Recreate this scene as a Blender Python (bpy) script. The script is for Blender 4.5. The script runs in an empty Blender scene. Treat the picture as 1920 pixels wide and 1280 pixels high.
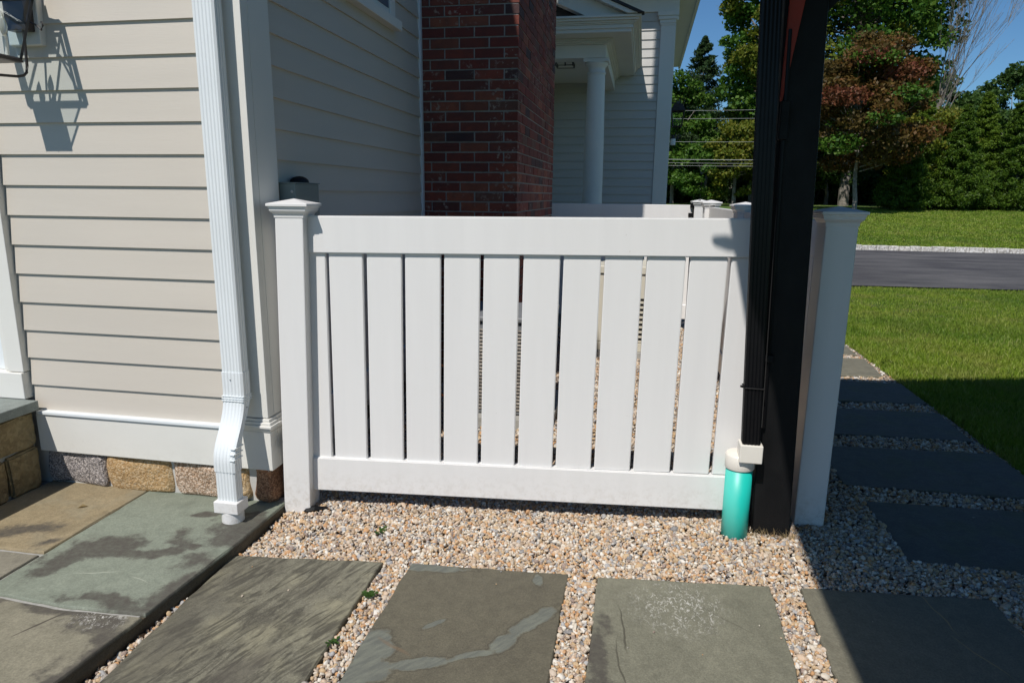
import bpy, bmesh, math, random
import numpy as np
from mathutils import Vector, Matrix, noise as mnoise
random.seed(7); RNG = np.random.default_rng(7)
SC = bpy.context.scene; COL = SC.collection

# ------------------------------------------------------------------ camera
cam_d = bpy.data.cameras.new('camera'); cam = bpy.data.objects.new('camera', cam_d); COL.objects.link(cam)
RX = Vector((0.9826546, 0.1851686, 0.0101208)); DN = Vector((0.0488442, -0.2057858, -0.9773770)); FW = Vector((-0.1788969, 0.9609187, -0.2112607))
m = Matrix.Identity(4)
for i in range(3):
    m[i][0] = RX[i]; m[i][1] = -DN[i]; m[i][2] = -FW[i]
m[0][3], m[1][3], m[2][3] = 0.0, 0.0, 1.45
cam.matrix_world = m
cam_d.sensor_width = 36.0; cam_d.lens = 1275.0 / 1920.0 * 36.0; cam_d.clip_start = 0.05; cam_d.clip_end = 2000
SC.camera = cam
# ------------------------------------------------------------------ light
SUN = Vector((0.235, 0.70, -1.0)).normalized()
ELEV = math.asin(-SUN.z); ROT = math.atan2(-SUN.x, -SUN.y)
w = bpy.data.worlds.new('World'); SC.world = w; w.use_nodes = True
wn = w.node_tree.nodes; wl = w.node_tree.links
bg = wn['Background']; sky = wn.new('ShaderNodeTexSky'); sky.sky_type = 'NISHITA'; sky.sun_disc = False
sky.sun_elevation = ELEV; sky.sun_rotation = ROT; sky.air_density = 1.0; sky.dust_density = 0.0; sky.ozone_density = 3.0
tint = wn.new('ShaderNodeMix'); tint.data_type = 'RGBA'; tint.blend_type = 'MULTIPLY'; tint.inputs[0].default_value = 1.0; tint.inputs[7].default_value = (0.60, 0.89, 1.11, 1)
wl.new(sky.outputs[0], tint.inputs[6]); wl.new(tint.outputs[2], bg.inputs[0]); bg.inputs[1].default_value = 0.072
sl = bpy.data.lights.new('sun', 'SUN'); sl.energy = 4.3; sl.angle = math.radians(0.5); sl.color = (1.0, 0.952, 0.895)
so = bpy.data.objects.new('sun', sl); COL.objects.link(so)
so.rotation_euler = SUN.to_track_quat('-Z', 'Y').to_euler()
SC.view_settings.view_transform = 'Standard'; SC.view_settings.look = 'None'; SC.view_settings.gamma = 1
SC.view_settings.exposure = 0.06
SC.cycles.max_bounces = 8; SC.cycles.transparent_max_bounces = 12

# ------------------------------------------------------------------ materials
class NT:
    def __init__(s, name):
        s.m = bpy.data.materials.new(name); s.m.use_nodes = True; s.t = s.m.node_tree; s.n = s.t.nodes; s.b = s.n['Principled BSDF']
        s.tc = s.n.new('ShaderNodeTexCoord')
    def link(s, a, b): s.t.links.new(a, b)
    def val(s, sock, v):
        if hasattr(v, 'is_output') or hasattr(v, 'links'): s.link(v, sock)
        else: sock.default_value = (*v, 1.0) if (isinstance(v, tuple) and len(v) == 3 and sock.type == 'RGBA') else v
    def co(s, scale=(1, 1, 1), rot=(0, 0, 0), loc=(0, 0, 0), src='Object'):
        mp = s.n.new('ShaderNodeMapping'); s.link(s.tc.outputs[src], mp.inputs[0])
        mp.inputs[1].default_value = loc; mp.inputs[2].default_value = rot; mp.inputs[3].default_value = scale
        return mp.outputs[0]
    def noise(s, scale, detail=5, rough=0.55, co=None, dist=0.0):
        n = s.n.new('ShaderNodeTexNoise'); n.inputs['Scale'].default_value = scale; n.inputs['Detail'].default_value = detail
        n.inputs['Roughness'].default_value = rough; n.inputs['Distortion'].default_value = dist
        s.link(co if co is not None else s.tc.outputs['Object'], n.inputs['Vector']); return n.outputs['Fac']
    def noisec(s, scale, co=None, detail=3):
        n = s.n.new('ShaderNodeTexNoise'); n.inputs['Scale'].default_value = scale; n.inputs['Detail'].default_value = detail
        s.link(co if co is not None else s.tc.outputs['Object'], n.inputs['Vector']); return n.outputs['Color']
    def voro(s, scale, co=None, feat='F1', out='Distance'):
        n = s.n.new('ShaderNodeTexVoronoi'); n.feature = feat; n.inputs['Scale'].default_value = scale
        s.link(co if co is not None else s.tc.outputs['Object'], n.inputs['Vector']); return n.outputs[out]
    def ramp(s, fac, stops, interp='LINEAR'):
        r = s.n.new('ShaderNodeValToRGB'); r.color_ramp.interpolation = interp; el = r.color_ramp.elements
        while len(el) < len(stops): el.new(0.5)
        for e, (p, c) in zip(el, stops):
            e.position = p; e.color = (*c, 1) if isinstance(c, tuple) else (c, c, c, 1)
        s.link(fac, r.inputs[0]); return r.outputs[0]
    def mix(s, fac, a, b, mode='MIX'):
        x = s.n.new('ShaderNodeMix'); x.data_type = 'RGBA'; x.blend_type = mode; x.clamp_factor = True
        s.val(x.inputs[0], fac); s.val(x.inputs[6], a); s.val(x.inputs[7], b); return x.outputs[2]
    def math(s, op, a, b=0.0, c=0.0):
        x = s.n.new('ShaderNodeMath'); x.operation = op; s.val(x.inputs[0], a); s.val(x.inputs[1], b)
        if len(x.inputs) > 2: s.val(x.inputs[2], c)
        return x.outputs[0]
    def vadd(s, a, b, sc=1.0):
        x = s.n.new('ShaderNodeVectorMath'); x.operation = 'MULTIPLY_ADD'; s.link(a, x.inputs[0]); x.inputs[1].default_value = (sc, sc, sc); s.link(b, x.inputs[2]); return x.outputs[0]
    def bump(s, h, strength=0.3, dist=0.01):
        b = s.n.new('ShaderNodeBump'); b.inputs['Strength'].default_value = strength; b.inputs['Distance'].default_value = dist
        s.link(h, b.inputs['Height']); s.link(b.outputs[0], s.b.inputs['Normal']); return b
    def island(s):
        g = s.n.new('ShaderNodeNewGeometry'); return g.outputs['Random Per Island']
    def blob(s, loc, size, warp=0.05, wscale=6, rotz=0.0, soft=0.35, rag=0.42, dist=False):
        """0..1 mask of a warped ellipse in object coordinates: marks that belong to one stone"""
        wv = s.n.new('ShaderNodeVectorMath'); wv.operation = 'SUBTRACT'; s.link(s.noisec(wscale), wv.inputs[0]); wv.inputs[1].default_value = (0.5, 0.5, 0.5)
        p = s.vadd(wv.outputs[0], s.tc.outputs['Object'], warp * 2)
        a = s.n.new('ShaderNodeVectorMath'); a.operation = 'SUBTRACT'; s.link(p, a.inputs[0]); a.inputs[1].default_value = (loc[0], loc[1], 0)
        r = s.n.new('ShaderNodeVectorRotate'); r.rotation_type = 'Z_AXIS'; r.inputs['Angle'].default_value = -rotz; s.link(a.outputs[0], r.inputs['Vector'])
        q = s.n.new('ShaderNodeVectorMath'); q.operation = 'MULTIPLY'; s.link(r.outputs[0], q.inputs[0]); q.inputs[1].default_value = (1 / size[0], 1 / size[1], 0)
        l = s.n.new('ShaderNodeVectorMath'); l.operation = 'LENGTH'; s.link(q.outputs[0], l.inputs[0])
        if dist: return l.outputs['Value']
        rg = s.math('MULTIPLY_ADD', s.noise(16, 8, 0.72), rag * 2, -rag); ls = s.math('ADD', l.outputs['Value'], rg)
        mr = s.n.new('ShaderNodeMapRange'); mr.interpolation_type = 'SMOOTHSTEP'; s.link(ls, mr.inputs[0])
        mr.inputs[1].default_value = 1.0; mr.inputs[2].default_value = max(0.0, 1 - soft); mr.inputs[3].default_value = 0; mr.inputs[4].default_value = 1
        return mr.outputs[0]
    def stain(s, blobs, rag=1.7, soft=0.5, warp=0.10, ns=6.5):
        d = None
        for loc, size, rz in blobs:
            l = s.blob(loc, size, warp, 5, rz, dist=True); d = l if d is None else s.math('SMOOTH_MIN', d, l, 0.25)
        ls = s.math('ADD', d, s.math('MULTIPLY_ADD', s.noise(ns, 12, 0.68), rag * 2, -rag))
        mr = s.n.new('ShaderNodeMapRange'); mr.interpolation_type = 'SMOOTHSTEP'; s.link(ls, mr.inputs[0]); mr.inputs[1].default_value = 1.0; mr.inputs[2].default_value = 1 - soft; mr.inputs[3].default_value = 0; mr.inputs[4].default_value = 1
        return mr.outputs[0]
    def co2(s, rot, sc):
        r = s.n.new('ShaderNodeVectorRotate'); r.rotation_type = 'Z_AXIS'; r.inputs['Angle'].default_value = -rot; s.link(s.tc.outputs['Object'], r.inputs['Vector'])
        q = s.n.new('ShaderNodeVectorMath'); q.operation = 'MULTIPLY'; s.link(r.outputs[0], q.inputs[0]); q.inputs[1].default_value = sc; return q.outputs[0]
    def fin(s, color=None, rough=0.5, spec=None, metal=None):
        if color is not None: s.val(s.b.inputs['Base Color'], color)
        s.val(s.b.inputs['Roughness'], rough)
        if spec is not None: s.b.inputs['Specular IOR Level'].default_value = spec
        if metal is not None: s.b.inputs['Metallic'].default_value = metal
        return s.m

def painted(name, base, rough=0.5, var=0.06, scale=3.0, bump=0.05, dirt=0.0, streak=(1, 1, 1)):
    t = NT(name); n = t.noise(scale, 6, 0.6, t.co(streak)); d = tuple(c * (1 - var) for c in base); h = tuple(min(1, c * (1 + var * 0.4)) for c in base)
    c = t.ramp(n, [(0.3, d), (0.7, h)])
    if dirt > 0:
        sp = t.ramp(t.noise(55, 3, 0.7), [(0.70, 0.0), (0.76, 1.0)])
        sp2 = t.math('MULTIPLY', sp, t.ramp(t.noise(2.3, 2), [(0.45, 0.0), (0.65, 1.0)]))
        c = t.mix(t.math('MULTIPLY', sp2, dirt), c, (base[0] * 0.45, base[1] * 0.42, base[2] * 0.36))
    t.bump(t.noise(scale * 25, 3, 0.6, t.co(streak)), bump, 0.004)
    r = t.ramp(t.noise(scale * 2, 3), [(0.3, rough * 0.85), (0.7, min(1, rough * 1.15))])
    return t.fin(c, r)
M = {}
M['vinyl'] = painted('white_vinyl', (0.755, 0.745, 0.725), 0.38, 0.03, 2.0, 0.03, 0.35, (8, 8, 0.5))
M['trim'] = painted('white_trim_paint', (0.71, 0.70, 0.65), 0.5, 0.05, 2.5, 0.05, 0.3)
M['alu'] = painted('white_aluminium', (0.72, 0.755, 0.76), 0.33, 0.04, 3, 0.03, 0.25)
M['siding'] = painted('beige_siding_paint', (0.555, 0.508, 0.438), 0.55, 0.05, 1.6, 0.12, 0.2, (0.4, 0.4, 5))
M['siding_grey'] = painted('grey_siding_paint', (0.50, 0.49, 0.46), 0.6, 0.05, 1.6, 0.08, 0.0, (0.4, 0.4, 5))
M['black'] = painted('black_paint', (0.0075, 0.0075, 0.008), 0.5, 0.3, 6, 0.25, 0.5, (3, 3, 0.6))
M['black_gloss'] = painted('black_aluminium', (0.006, 0.006, 0.007), 0.33, 0.2, 4, 0.03)
for k_ in ('black', 'black_gloss'): M[k_].node_tree.nodes['Principled BSDF'].inputs['Specular IOR Level'].default_value = 0.22
M['red'] = painted('red_brown_stain', (0.30, 0.03, 0.015), 0.6, 0.2, 5, 0.2)
M['bronze'] = painted('dark_bronze', (0.035, 0.027, 0.024), 0.38, 0.3, 12, 0.2)
M['collar'] = painted('ivory_plastic', (0.74, 0.70, 0.62), 0.4, 0.05, 6, 0.05, 0.5)
M['roof'] = painted('dark_shingle', (0.05, 0.05, 0.055), 0.9, 0.4, 9, 0.8)
M['beige_metal'] = painted('beige_steel', (0.60, 0.57, 0.47), 0.45, 0.05, 3, 0.05)
M['grey_metal'] = painted('grey_steel', (0.20, 0.21, 0.22), 0.45, 0.1, 3, 0.05)
M['box_metal'] = painted('green_grey_steel', (0.17, 0.22, 0.22), 0.35, 0.12, 5, 0.05)
M['bolt'] = painted('zinc_bolt', (0.5, 0.5, 0.5), 0.3, 0.1, 9, 0.05)
M['orange'] = painted('orange_rubber', (0.75, 0.2, 0.03), 0.5, 0.1, 9, 0.05)
def splash(mt, zt, amt, col):
    t = NT.__new__(NT); t.m = mt; t.t = mt.node_tree; t.n = t.t.nodes; t.b = t.n['Principled BSDF']; t.tc = t.n.new('ShaderNodeTexCoord')
    sp = t.n.new('ShaderNodeSeparateXYZ'); t.link(t.tc.outputs['Object'], sp.inputs[0]); lo = t.ramp(sp.outputs[2], [(0.0, 1.0), (zt, 0.0)])
    f = t.math('MULTIPLY', lo, t.ramp(t.noise(38, 6, 0.75), [(0.46, 0.0), (0.66, 1.0)])); f = t.math('MULTIPLY', f, amt); old = t.b.inputs['Base Color'].links[0].from_socket; t.link(t.mix(f, old, col), t.b.inputs['Base Color'])
splash(M['vinyl'], 0.24, 0.55, (0.36, 0.31, 0.23)); splash(M['trim'], 0.34, 0.35, (0.36, 0.31, 0.23))
def teal():
    t = NT('teal_drain_pipe'); n = t.noise(5, 5, 0.6, t.co((1, 1, .4))); c = t.ramp(n, [(0.35, (0.01, 0.50, 0.40)), (0.7, (0.015, 0.56, 0.46))])
    # paler patch on the front left side of the pipe
    bl = t.blob((-0.035, -0.04), (0.05, 0.07), 0.008, 12, 0.0, 0.7)
    c = t.mix(t.math('MULTIPLY', bl, 0.4), c, (0.18, 0.62, 0.52))
    sp = t.ramp(t.noise(60, 2), [(0.71, 0.0), (0.76, 1.0)]); c = t.mix(t.math('MULTIPLY', sp, 0.5), c, (0.1, 0.3, 0.25))
    t.bump(n, 0.05, 0.003); return t.fin(c, 0.42)
M['teal'] = teal()
def glass(name, tint=(0.9, 0.95, 0.97), rough=0.02):
    t = NT(name); tr = t.n.new('ShaderNodeBsdfTransparent'); tr.inputs[0].default_value = (*tint, 1)
    gl = t.n.new('ShaderNodeBsdfGlossy'); gl.inputs['Roughness'].default_value = rough
    fr = t.n.new('ShaderNodeFresnel'); fr.inputs[0].default_value = 1.22
    mx = t.n.new('ShaderNodeMixShader'); t.link(fr.outputs[0], mx.inputs[0]); t.link(tr.outputs[0], mx.inputs[1]); t.link(gl.outputs[0], mx.inputs[2])
    t.link(mx.outputs[0], t.n['Material Output'].inputs[0]); return t.m
M['glass'] = glass('lantern_glass')
t = NT('window_glass'); M['pane'] = t.fin((0.10, 0.15, 0.20), 0.06, 0.8)
t = NT('bulb_glass'); M['bulb'] = t.fin((0.75, 0.72, 0.62), 0.1); t.b.inputs['Transmission Weight'].default_value = 0.6

def brick():
    t = NT('red_brick'); r = t.island()
    c = t.ramp(r, [(0.0, (0.22, 0.038, 0.022)), (0.25, (0.28, 0.06, 0.032)), (0.45, (0.17, 0.032, 0.022)), (0.62, (0.34, 0.095, 0.045)), (0.78, (0.24, 0.05, 0.028)), (0.88, (0.05, 0.03, 0.032)), (0.95, (0.20, 0.09, 0.055))], 'CONSTANT')
    wn_ = t.n.new('ShaderNodeTexWhiteNoise'); wn_.noise_dimensions = '1D'; t.link(t.math('MULTIPLY', r, 77.7), wn_.inputs['W']); c = t.mix(t.math('MULTIPLY', wn_.outputs['Value'], 0.6), c, (0.11, 0.045, 0.032))
    c = t.mix(t.ramp(t.noise(18, 5), [(0.35, 0.0), (0.7, 0.5)]), c, (0.09, 0.03, 0.025))
    lime = t.math('MULTIPLY', t.ramp(t.noise(26, 4, 0.7), [(0.56, 0.0), (0.66, 1.0)]), t.ramp(t.noise(2.6, 2), [(0.52, 0.0), (0.60, 1.0)]))
    c = t.mix(t.math('MULTIPLY', lime, 0.8), c, (0.45, 0.37, 0.30))
    t.bump(t.noise(60, 6, 0.7), 0.5, 0.006); return t.fin(c, 0.9)
M['brick'] = brick()
def mortar():
    t = NT('grey_mortar'); n = t.noise(30, 6, 0.7); t.bump(n, 0.6, 0.006); return t.fin(t.ramp(n, [(0.3, (0.24, 0.24, 0.22)), (0.7, (0.42, 0.41, 0.38))]), 0.95)
M['mortar'] = mortar()
def rock(name, a, b, c2, sp=0.5, scale=60):
    t = NT(name); n = t.noise(4, 6, 0.65); c = t.ramp(n, [(0.3, a), (0.5, b), (0.72, c2)])
    v = t.voro(scale, out='Color'); g = t.n.new('ShaderNodeRGBToBW'); t.link(v, g.inputs[0])
    c = t.mix(sp, c, t.ramp(g.outputs[0], [(0.25, tuple(x * 0.35 for x in a)), (0.5, b), (0.8, tuple(min(1, x * 1.7) for x in c2))]), 'MIX')
    t.bump(t.math('ADD', t.noise(9, 8, 0.7), t.math('MULTIPLY', t.noise(70, 3), 0.3)), 0.9, 0.03); return t.fin(c, 0.85)
M['granite_grey'] = rock('grey_granite', (0.17, 0.15, 0.15), (0.30, 0.27, 0.26), (0.42, 0.38, 0.35), 0.65, 190)
M['granite_orange'] = rock('orange_granite', (0.42, 0.22, 0.07), (0.48, 0.32, 0.15), (0.40, 0.36, 0.27), 0.35, 150)
M['granite_pink'] = rock('pink_granite', (0.36, 0.20, 0.10), (0.46, 0.31, 0.20), (0.50, 0.42, 0.34), 0.6, 170)
M['granite_brown'] = rock('brown_granite', (0.20, 0.09, 0.045), (0.33, 0.16, 0.08), (0.40, 0.24, 0.14), 0.5, 170)
M['fieldstone'] = rock('ochre_fieldstone', (0.10, 0.065, 0.035), (0.26, 0.19, 0.09), (0.36, 0.29, 0.16), 0.15, 60)
M['kerb'] = rock('pale_granite_kerb', (0.42, 0.40, 0.36), (0.58, 0.55, 0.50), (0.68, 0.64, 0.58), 0.4, 30)

def slate(name, a, b, blotch=(), streaks=(), cleft_rot=0.5, cleft=0.6, stretch=3.0, white=None, tint2=None, stain=None, vein=None, cfac=0.42, cthr=(0.42, 0.56)):
    t = NT(name); cc = t.co2(cleft_rot, (1, stretch, 1))
    big = t.noise(2.6, 6, 0.65, t.co2(cleft_rot, (1, 1.7, 1)), 0.6); c = t.ramp(big, [(0.3, a), (0.7, b)])
    fine = t.noise(190, 3, 0.7); c = t.mix(0.35, c, t.ramp(fine, [(0.3, tuple(x * 0.55 for x in a)), (0.7, tuple(x * 1.5 for x in b))]))
    if tint2: c = t.mix(t.ramp(t.noise(3.3, 4, 0.6, t.co((1, 1, 1), loc=(3, 5, 0))), [(0.50, 0.0), (0.64, 0.75)]), c, tint2)
    layers = t.noise(5.5, 7, 0.62, cc, 1.6)
    if cleft > 0.5: c = t.mix(t.ramp(layers, [(cthr[0], 0.75), (cthr[1], 0.0)]), c, tuple(x * cfac for x in a))
    c = t.mix(t.ramp(t.noise(24, 7, 0.75), [(0.40, 0.28), (0.60, 0.0)]), c, tuple(x * 0.5 for x in a))
    if vein:
        f = t.stain(vein[0], 0.75, 0.22, 0.035, 14); vc = t.mix(t.ramp(t.noise(9, 8, 0.7, t.co2(0.9, (1, 5, 1))), [(0.42, 0.0), (0.62, 1.0)]), vein[1], vein[2]); c = t.mix(t.math('MULTIPLY', f, 0.74), c, vc)
        h2 = t.stain(vein[0], 0.75, 0.05, 0.035, 14); e2 = t.math('SUBTRACT', t.stain([(l, (q[0] * 1.1, q[1] * 1.15), r) for l, q, r in vein[0]], 0.75, 0.05, 0.035, 14), h2); c = t.mix(t.math('MULTIPLY', e2, 0.45), c, tuple(x * 0.5 for x in a))
    if stain:
        f = t.stain(stain); c = t.mix(t.math('MULTIPLY', f, t.ramp(t.noise(40, 5, 0.7), [(0.3, 0.55), (0.6, 0.92)])), c, (0.060, 0.054, 0.047))
        halo = t.stain([(l, (q[0] * 1.25, q[1] * 1.25), r) for l, q, r in stain], 0.6, 0.8); c = t.mix(t.math('MULTIPLY', halo, 0.35), c, (0.09, 0.08, 0.065))
    for (loc, size, rz, col, k, wp, soft) in blotch:
        f = t.blob(loc, size, wp, 5.0, rz, soft); f2 = t.math('MULTIPLY', f, t.ramp(t.noise(14, 6, 0.75), [(0.30, 0.45), (0.50, 1.0)])); c = t.mix(t.math('MULTIPLY', f2, k), c, col)
    for (loc, size, rz, col, k, wp, soft) in streaks:
        f = t.blob(loc, size, wp, 4.0, rz, soft); c = t.mix(t.math('MULTIPLY', f, k), c, col)
    if white:
        f = t.math('MULTIPLY', t.blob(white[0], white[1], 0.05, 6, white[2], 0.9), t.ramp(t.noise(62, 5, 0.8, t.co((1, 0.6, 1), (0, 0, .8)), 1.5), [(0.535, 0.0), (0.60, 1.0)]))
        c = t.mix(t.math('MULTIPLY', f, 0.85), c, (0.62, 0.61, 0.56))
    ed = t.ramp(t.noise(7, 5), [(0.62, 0.0), (0.75, 0.35)]); c = t.mix(ed, c, tuple(x * 0.5 for x in a))
    st = t.n.new('ShaderNodeMath'); st.operation = 'SNAP'; t.link(layers, st.inputs[0]); st.inputs[1].default_value = 0.06
    h = t.math('ADD', t.math('MULTIPLY', st.outputs[0], cleft * 1.6), t.math('ADD', t.math('MULTIPLY', fine, 0.10), t.math('MULTIPLY', big, 0.5)))
    t.bump(h, 0.7, 0.012); rr = t.ramp(big, [(0.3, 0.62), (0.7, 0.8)]); return t.fin(c, rr, 0.3)

def gravel_mat():
    t = NT('pea_gravel'); r = t.island()
    pal = [(0.00, (0.54, 0.44, 0.34)), (0.13, (0.48, 0.33, 0.17)), (0.22, (0.62, 0.56, 0.46)), (0.34, (0.38, 0.27, 0.17)), (0.44, (0.50, 0.25, 0.085)), (0.53, (0.29, 0.27, 0.25)), (0.59, (0.57, 0.42, 0.29)),
           (0.69, (0.72, 0.69, 0.62)), (0.765, (0.15, 0.16, 0.175)), (0.80, (0.34, 0.35, 0.36)), (0.85, (0.43, 0.36, 0.27)), (0.90, (0.25, 0.18, 0.15)), (0.95, (0.56, 0.37, 0.19))]
    c = t.ramp(r, pal, 'CONSTANT'); n = t.noise(120, 4, 0.7)
    c = t.mix(0.35, c, t.mix(n, tuple([0.30, 0.23, 0.17]), c)); c = t.mix(t.ramp(t.noise(260, 3), [(0.4, 0.0), (0.8, 0.3)]), c, (0.75, 0.70, 0.62))
    t.bump(t.noise(180, 4), 0.25, 0.004); return t.fin(c, 0.75, 0.3)
M['gravel'] = gravel_mat()
def gravel_bed():
    t = NT('gravel_bed'); v = t.voro(75, out='Color'); g = t.n.new('ShaderNodeRGBToBW'); t.link(v, g.inputs[0])
    c = t.ramp(g.outputs[0], [(0.2, (0.12, 0.09, 0.07)), (0.45, (0.30, 0.21, 0.14)), (0.6, (0.40, 0.34, 0.28)), (0.8, (0.5, 0.45, 0.4))])
    t.bump(t.voro(75), 1.0, 0.02); return t.fin(c, 0.9)
M['gravel_bed'] = gravel_bed()
def grass_ground(name, k=1.0):
    t = NT(name); a = t.noise(0.5, 4, 0.6); b = t.noise(30, 5, 0.75, t.co((1, 1, 1)))
    c = t.ramp(b, [(0.3, (0.022 * k, 0.055 * k, 0.010 * k)), (0.55, (0.055 * k, 0.125 * k, 0.020 * k)), (0.8, (0.11 * k, 0.19 * k, 0.04 * k))])
    c = t.mix(t.ramp(a, [(0.42, 0.0), (0.72, 0.55)]), c, (0.12 * k, 0.13 * k, 0.035 * k)); c = t.mix(t.ramp(t.noise(2.2, 6, 0.75, t.co((1, 1.6, 0), loc=(2, 0, 0))), [(0.50, 0.0), (0.60, 0.8)]), c, (0.26, 0.22, 0.13)); t.bump(t.noise(45, 5, 0.8), 1.0, 0.06); return t.fin(c, 0.9, 0.1)
M['lawn'] = grass_ground('lawn_ground', 1.5)
def blade(name, stops):
    t = NT(name); c = t.ramp(t.island(), stops); c = t.mix(t.ramp(t.noise(1.1, 3), [(0.35, 0.0), (0.7, 0.6)]), c, stops[-1][1])
    if name == 'grass_blade':
        c = t.mix(t.ramp(t.noise(1.6, 5, 0.7, t.co((1, 1, 0), loc=(3, 1, 0))), [(0.48, 0.0), (0.68, 0.75)]), c, (0.32, 0.32, 0.08)); c = t.mix(t.ramp(t.noise(0.45, 4, 0.7, t.co((1, 1, 0), loc=(7, 4, 0))), [(0.45, 0.0), (0.65, 0.5)]), c, (0.07, 0.17, 0.015))
    tr = t.n.new('ShaderNodeBsdfTranslucent'); t.link(c, tr.inputs[0]); t.fin(c, 0.5, 0.25); mx = t.n.new('ShaderNodeMixShader'); mx.inputs[0].default_value = 0.35
    t.link(t.b.outputs[0], mx.inputs[1]); t.link(tr.outputs[0], mx.inputs[2]); t.link(mx.outputs[0], t.n['Material Output'].inputs[0]); return t.m
M['blade'] = blade('grass_blade', [(0.0, (0.085, 0.16, 0.012)), (0.5, (0.19, 0.31, 0.022)), (0.8, (0.32, 0.43, 0.05)), (0.93, (0.52, 0.50, 0.20)), (1.0, (0.26, 0.34, 0.03))])
LK = {'maple_leaves': 1.35, 'yellowing_leaves': 1.2, 'dark_oak_leaves': 1.5, 'pine_needles': 1.35, 'weed_leaves': 0.55}
def leafmat(name, cols, tr=0.3): return blade(name, [(i / (len(cols) - 1), tuple(min(1, x * LK.get(name, 1.0)) for x in c)) for i, c in enumerate(cols)])
M['lf_maple'] = leafmat('maple_leaves', [(0.020, 0.060, 0.008), (0.045, 0.11, 0.014), (0.09, 0.15, 0.02), (0.055, 0.12, 0.014)])
M['lf_yellow'] = leafmat('yellowing_leaves', [(0.05, 0.09, 0.010), (0.12, 0.15, 0.018), (0.19, 0.17, 0.022), (0.10, 0.13, 0.015)])
M['lf_red'] = leafmat('reddening_leaves', [(0.06, 0.055, 0.012), (0.13, 0.075, 0.02), (0.19, 0.075, 0.028), (0.16, 0.10, 0.022), (0.12, 0.08, 0.02)])
M['lf_crimson'] = leafmat('crimson_leaves', [(0.10, 0.05, 0.02), (0.20, 0.065, 0.035), (0.26, 0.08, 0.05), (0.15, 0.07, 0.03)])
M['lf_olive'] = leafmat('olive_brown_leaves', [(0.05, 0.045, 0.012), (0.11, 0.075, 0.02), (0.13, 0.10, 0.025), (0.09, 0.06, 0.02)])
M['lf_dark'] = leafmat('dark_oak_leaves', [(0.018, 0.045, 0.010), (0.035, 0.075, 0.016), (0.06, 0.10, 0.022), (0.035, 0.07, 0.015)])
M['lf_spruce'] = leafmat('spruce_needles', [(0.025, 0.065, 0.007), (0.06, 0.125, 0.012), (0.13, 0.21, 0.022), (0.07, 0.135, 0.013)])
M['lf_spruce_light'] = leafmat('light_spruce_needles', [(0.04, 0.085, 0.008), (0.09, 0.165, 0.014), (0.17, 0.25, 0.026), (0.10, 0.17, 0.016)])
M['lf_pine'] = leafmat('pine_needles', [(0.015, 0.035, 0.012), (0.03, 0.06, 0.018), (0.05, 0.085, 0.03), (0.03, 0.06, 0.02)])
M['lf_weed'] = leafmat('weed_leaves', [(0.05, 0.13, 0.02), (0.10, 0.22, 0.04), (0.08, 0.18, 0.03)])
M['straw'] = leafmat('dry_grass', [(0.35, 0.25, 0.12), (0.45, 0.35, 0.2), (0.30, 0.22, 0.10)])
M['bark'] = rock('grey_bark', (0.10, 0.085, 0.07), (0.19, 0.17, 0.145), (0.30, 0.27, 0.23), 0.2, 20)
M['bark_pale'] = rock('pale_bark', (0.26, 0.22, 0.18), (0.38, 0.34, 0.29), (0.48, 0.44, 0.38), 0.2, 20)
def asphalt():
    t = NT('asphalt'); n = t.noise(0.8, 7, 0.7, t.co((0.5, 1.3, 1))); c = t.ramp(n, [(0.34, (0.045, 0.043, 0.050)), (0.5, (0.078, 0.077, 0.080)), (0.68, (0.13, 0.125, 0.125))])  # asphalt tone varies; its contrast also paints in dappled leaf shade
    c = t.mix(t.ramp(t.noise(90, 3, 0.7), [(0.55, 0.0), (0.8, 0.5)]), c, (0.2, 0.19, 0.18)); t.bump(t.noise(120, 3), 0.5, 0.01); return t.fin(c, 0.85, 0.2)
M['asphalt'] = asphalt()

# ------------------------------------------------------------------ helpers
def tag(o, label=None, cat=None, group=None, kind=None):
    if label: o['label'] = label
    if cat: o['category'] = cat
    if group: o['group'] = group
    if kind: o['kind'] = kind
    return o
def link(o, parent=None):
    COL.objects.link(o)
    if parent is not None: o.parent = parent
    return o
def empty(name, loc=(0, 0, 0), label=None, cat=None, group=None):
    o = bpy.data.objects.new(name, None); o.location = loc; o.empty_display_size = 0.1; link(o); return tag(o, label, cat, group)
def obj(name, bm, mat, parent=None, bevel=0.0, smooth=False, segs=2):
    me = bpy.data.meshes.new(name); bmesh.ops.recalc_face_normals(bm, faces=bm.faces[:]); bm.to_mesh(me); bm.free()
    if smooth:
        for p in me.polygons: p.use_smooth = True
    for mm in (mat if isinstance(mat, (list, tuple)) else [mat]): me.materials.append(mm)
    o = bpy.data.objects.new(name, me); link(o)
    if parent is not None:
        o.parent = parent
        pl = parent.location
        p = parent
        off = Vector((0, 0, 0))
        while p is not None: off += p.location; p = p.parent
        o.location = -off if not o.get('local') else (0, 0, 0)
    if bevel > 0:
        b = o.modifiers.new('bevel', 'BEVEL'); b.width = bevel; b.segments = segs; b.limit_method = 'ANGLE'; b.angle_limit = math.radians(40); b.harden_normals = False
    return o
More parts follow.
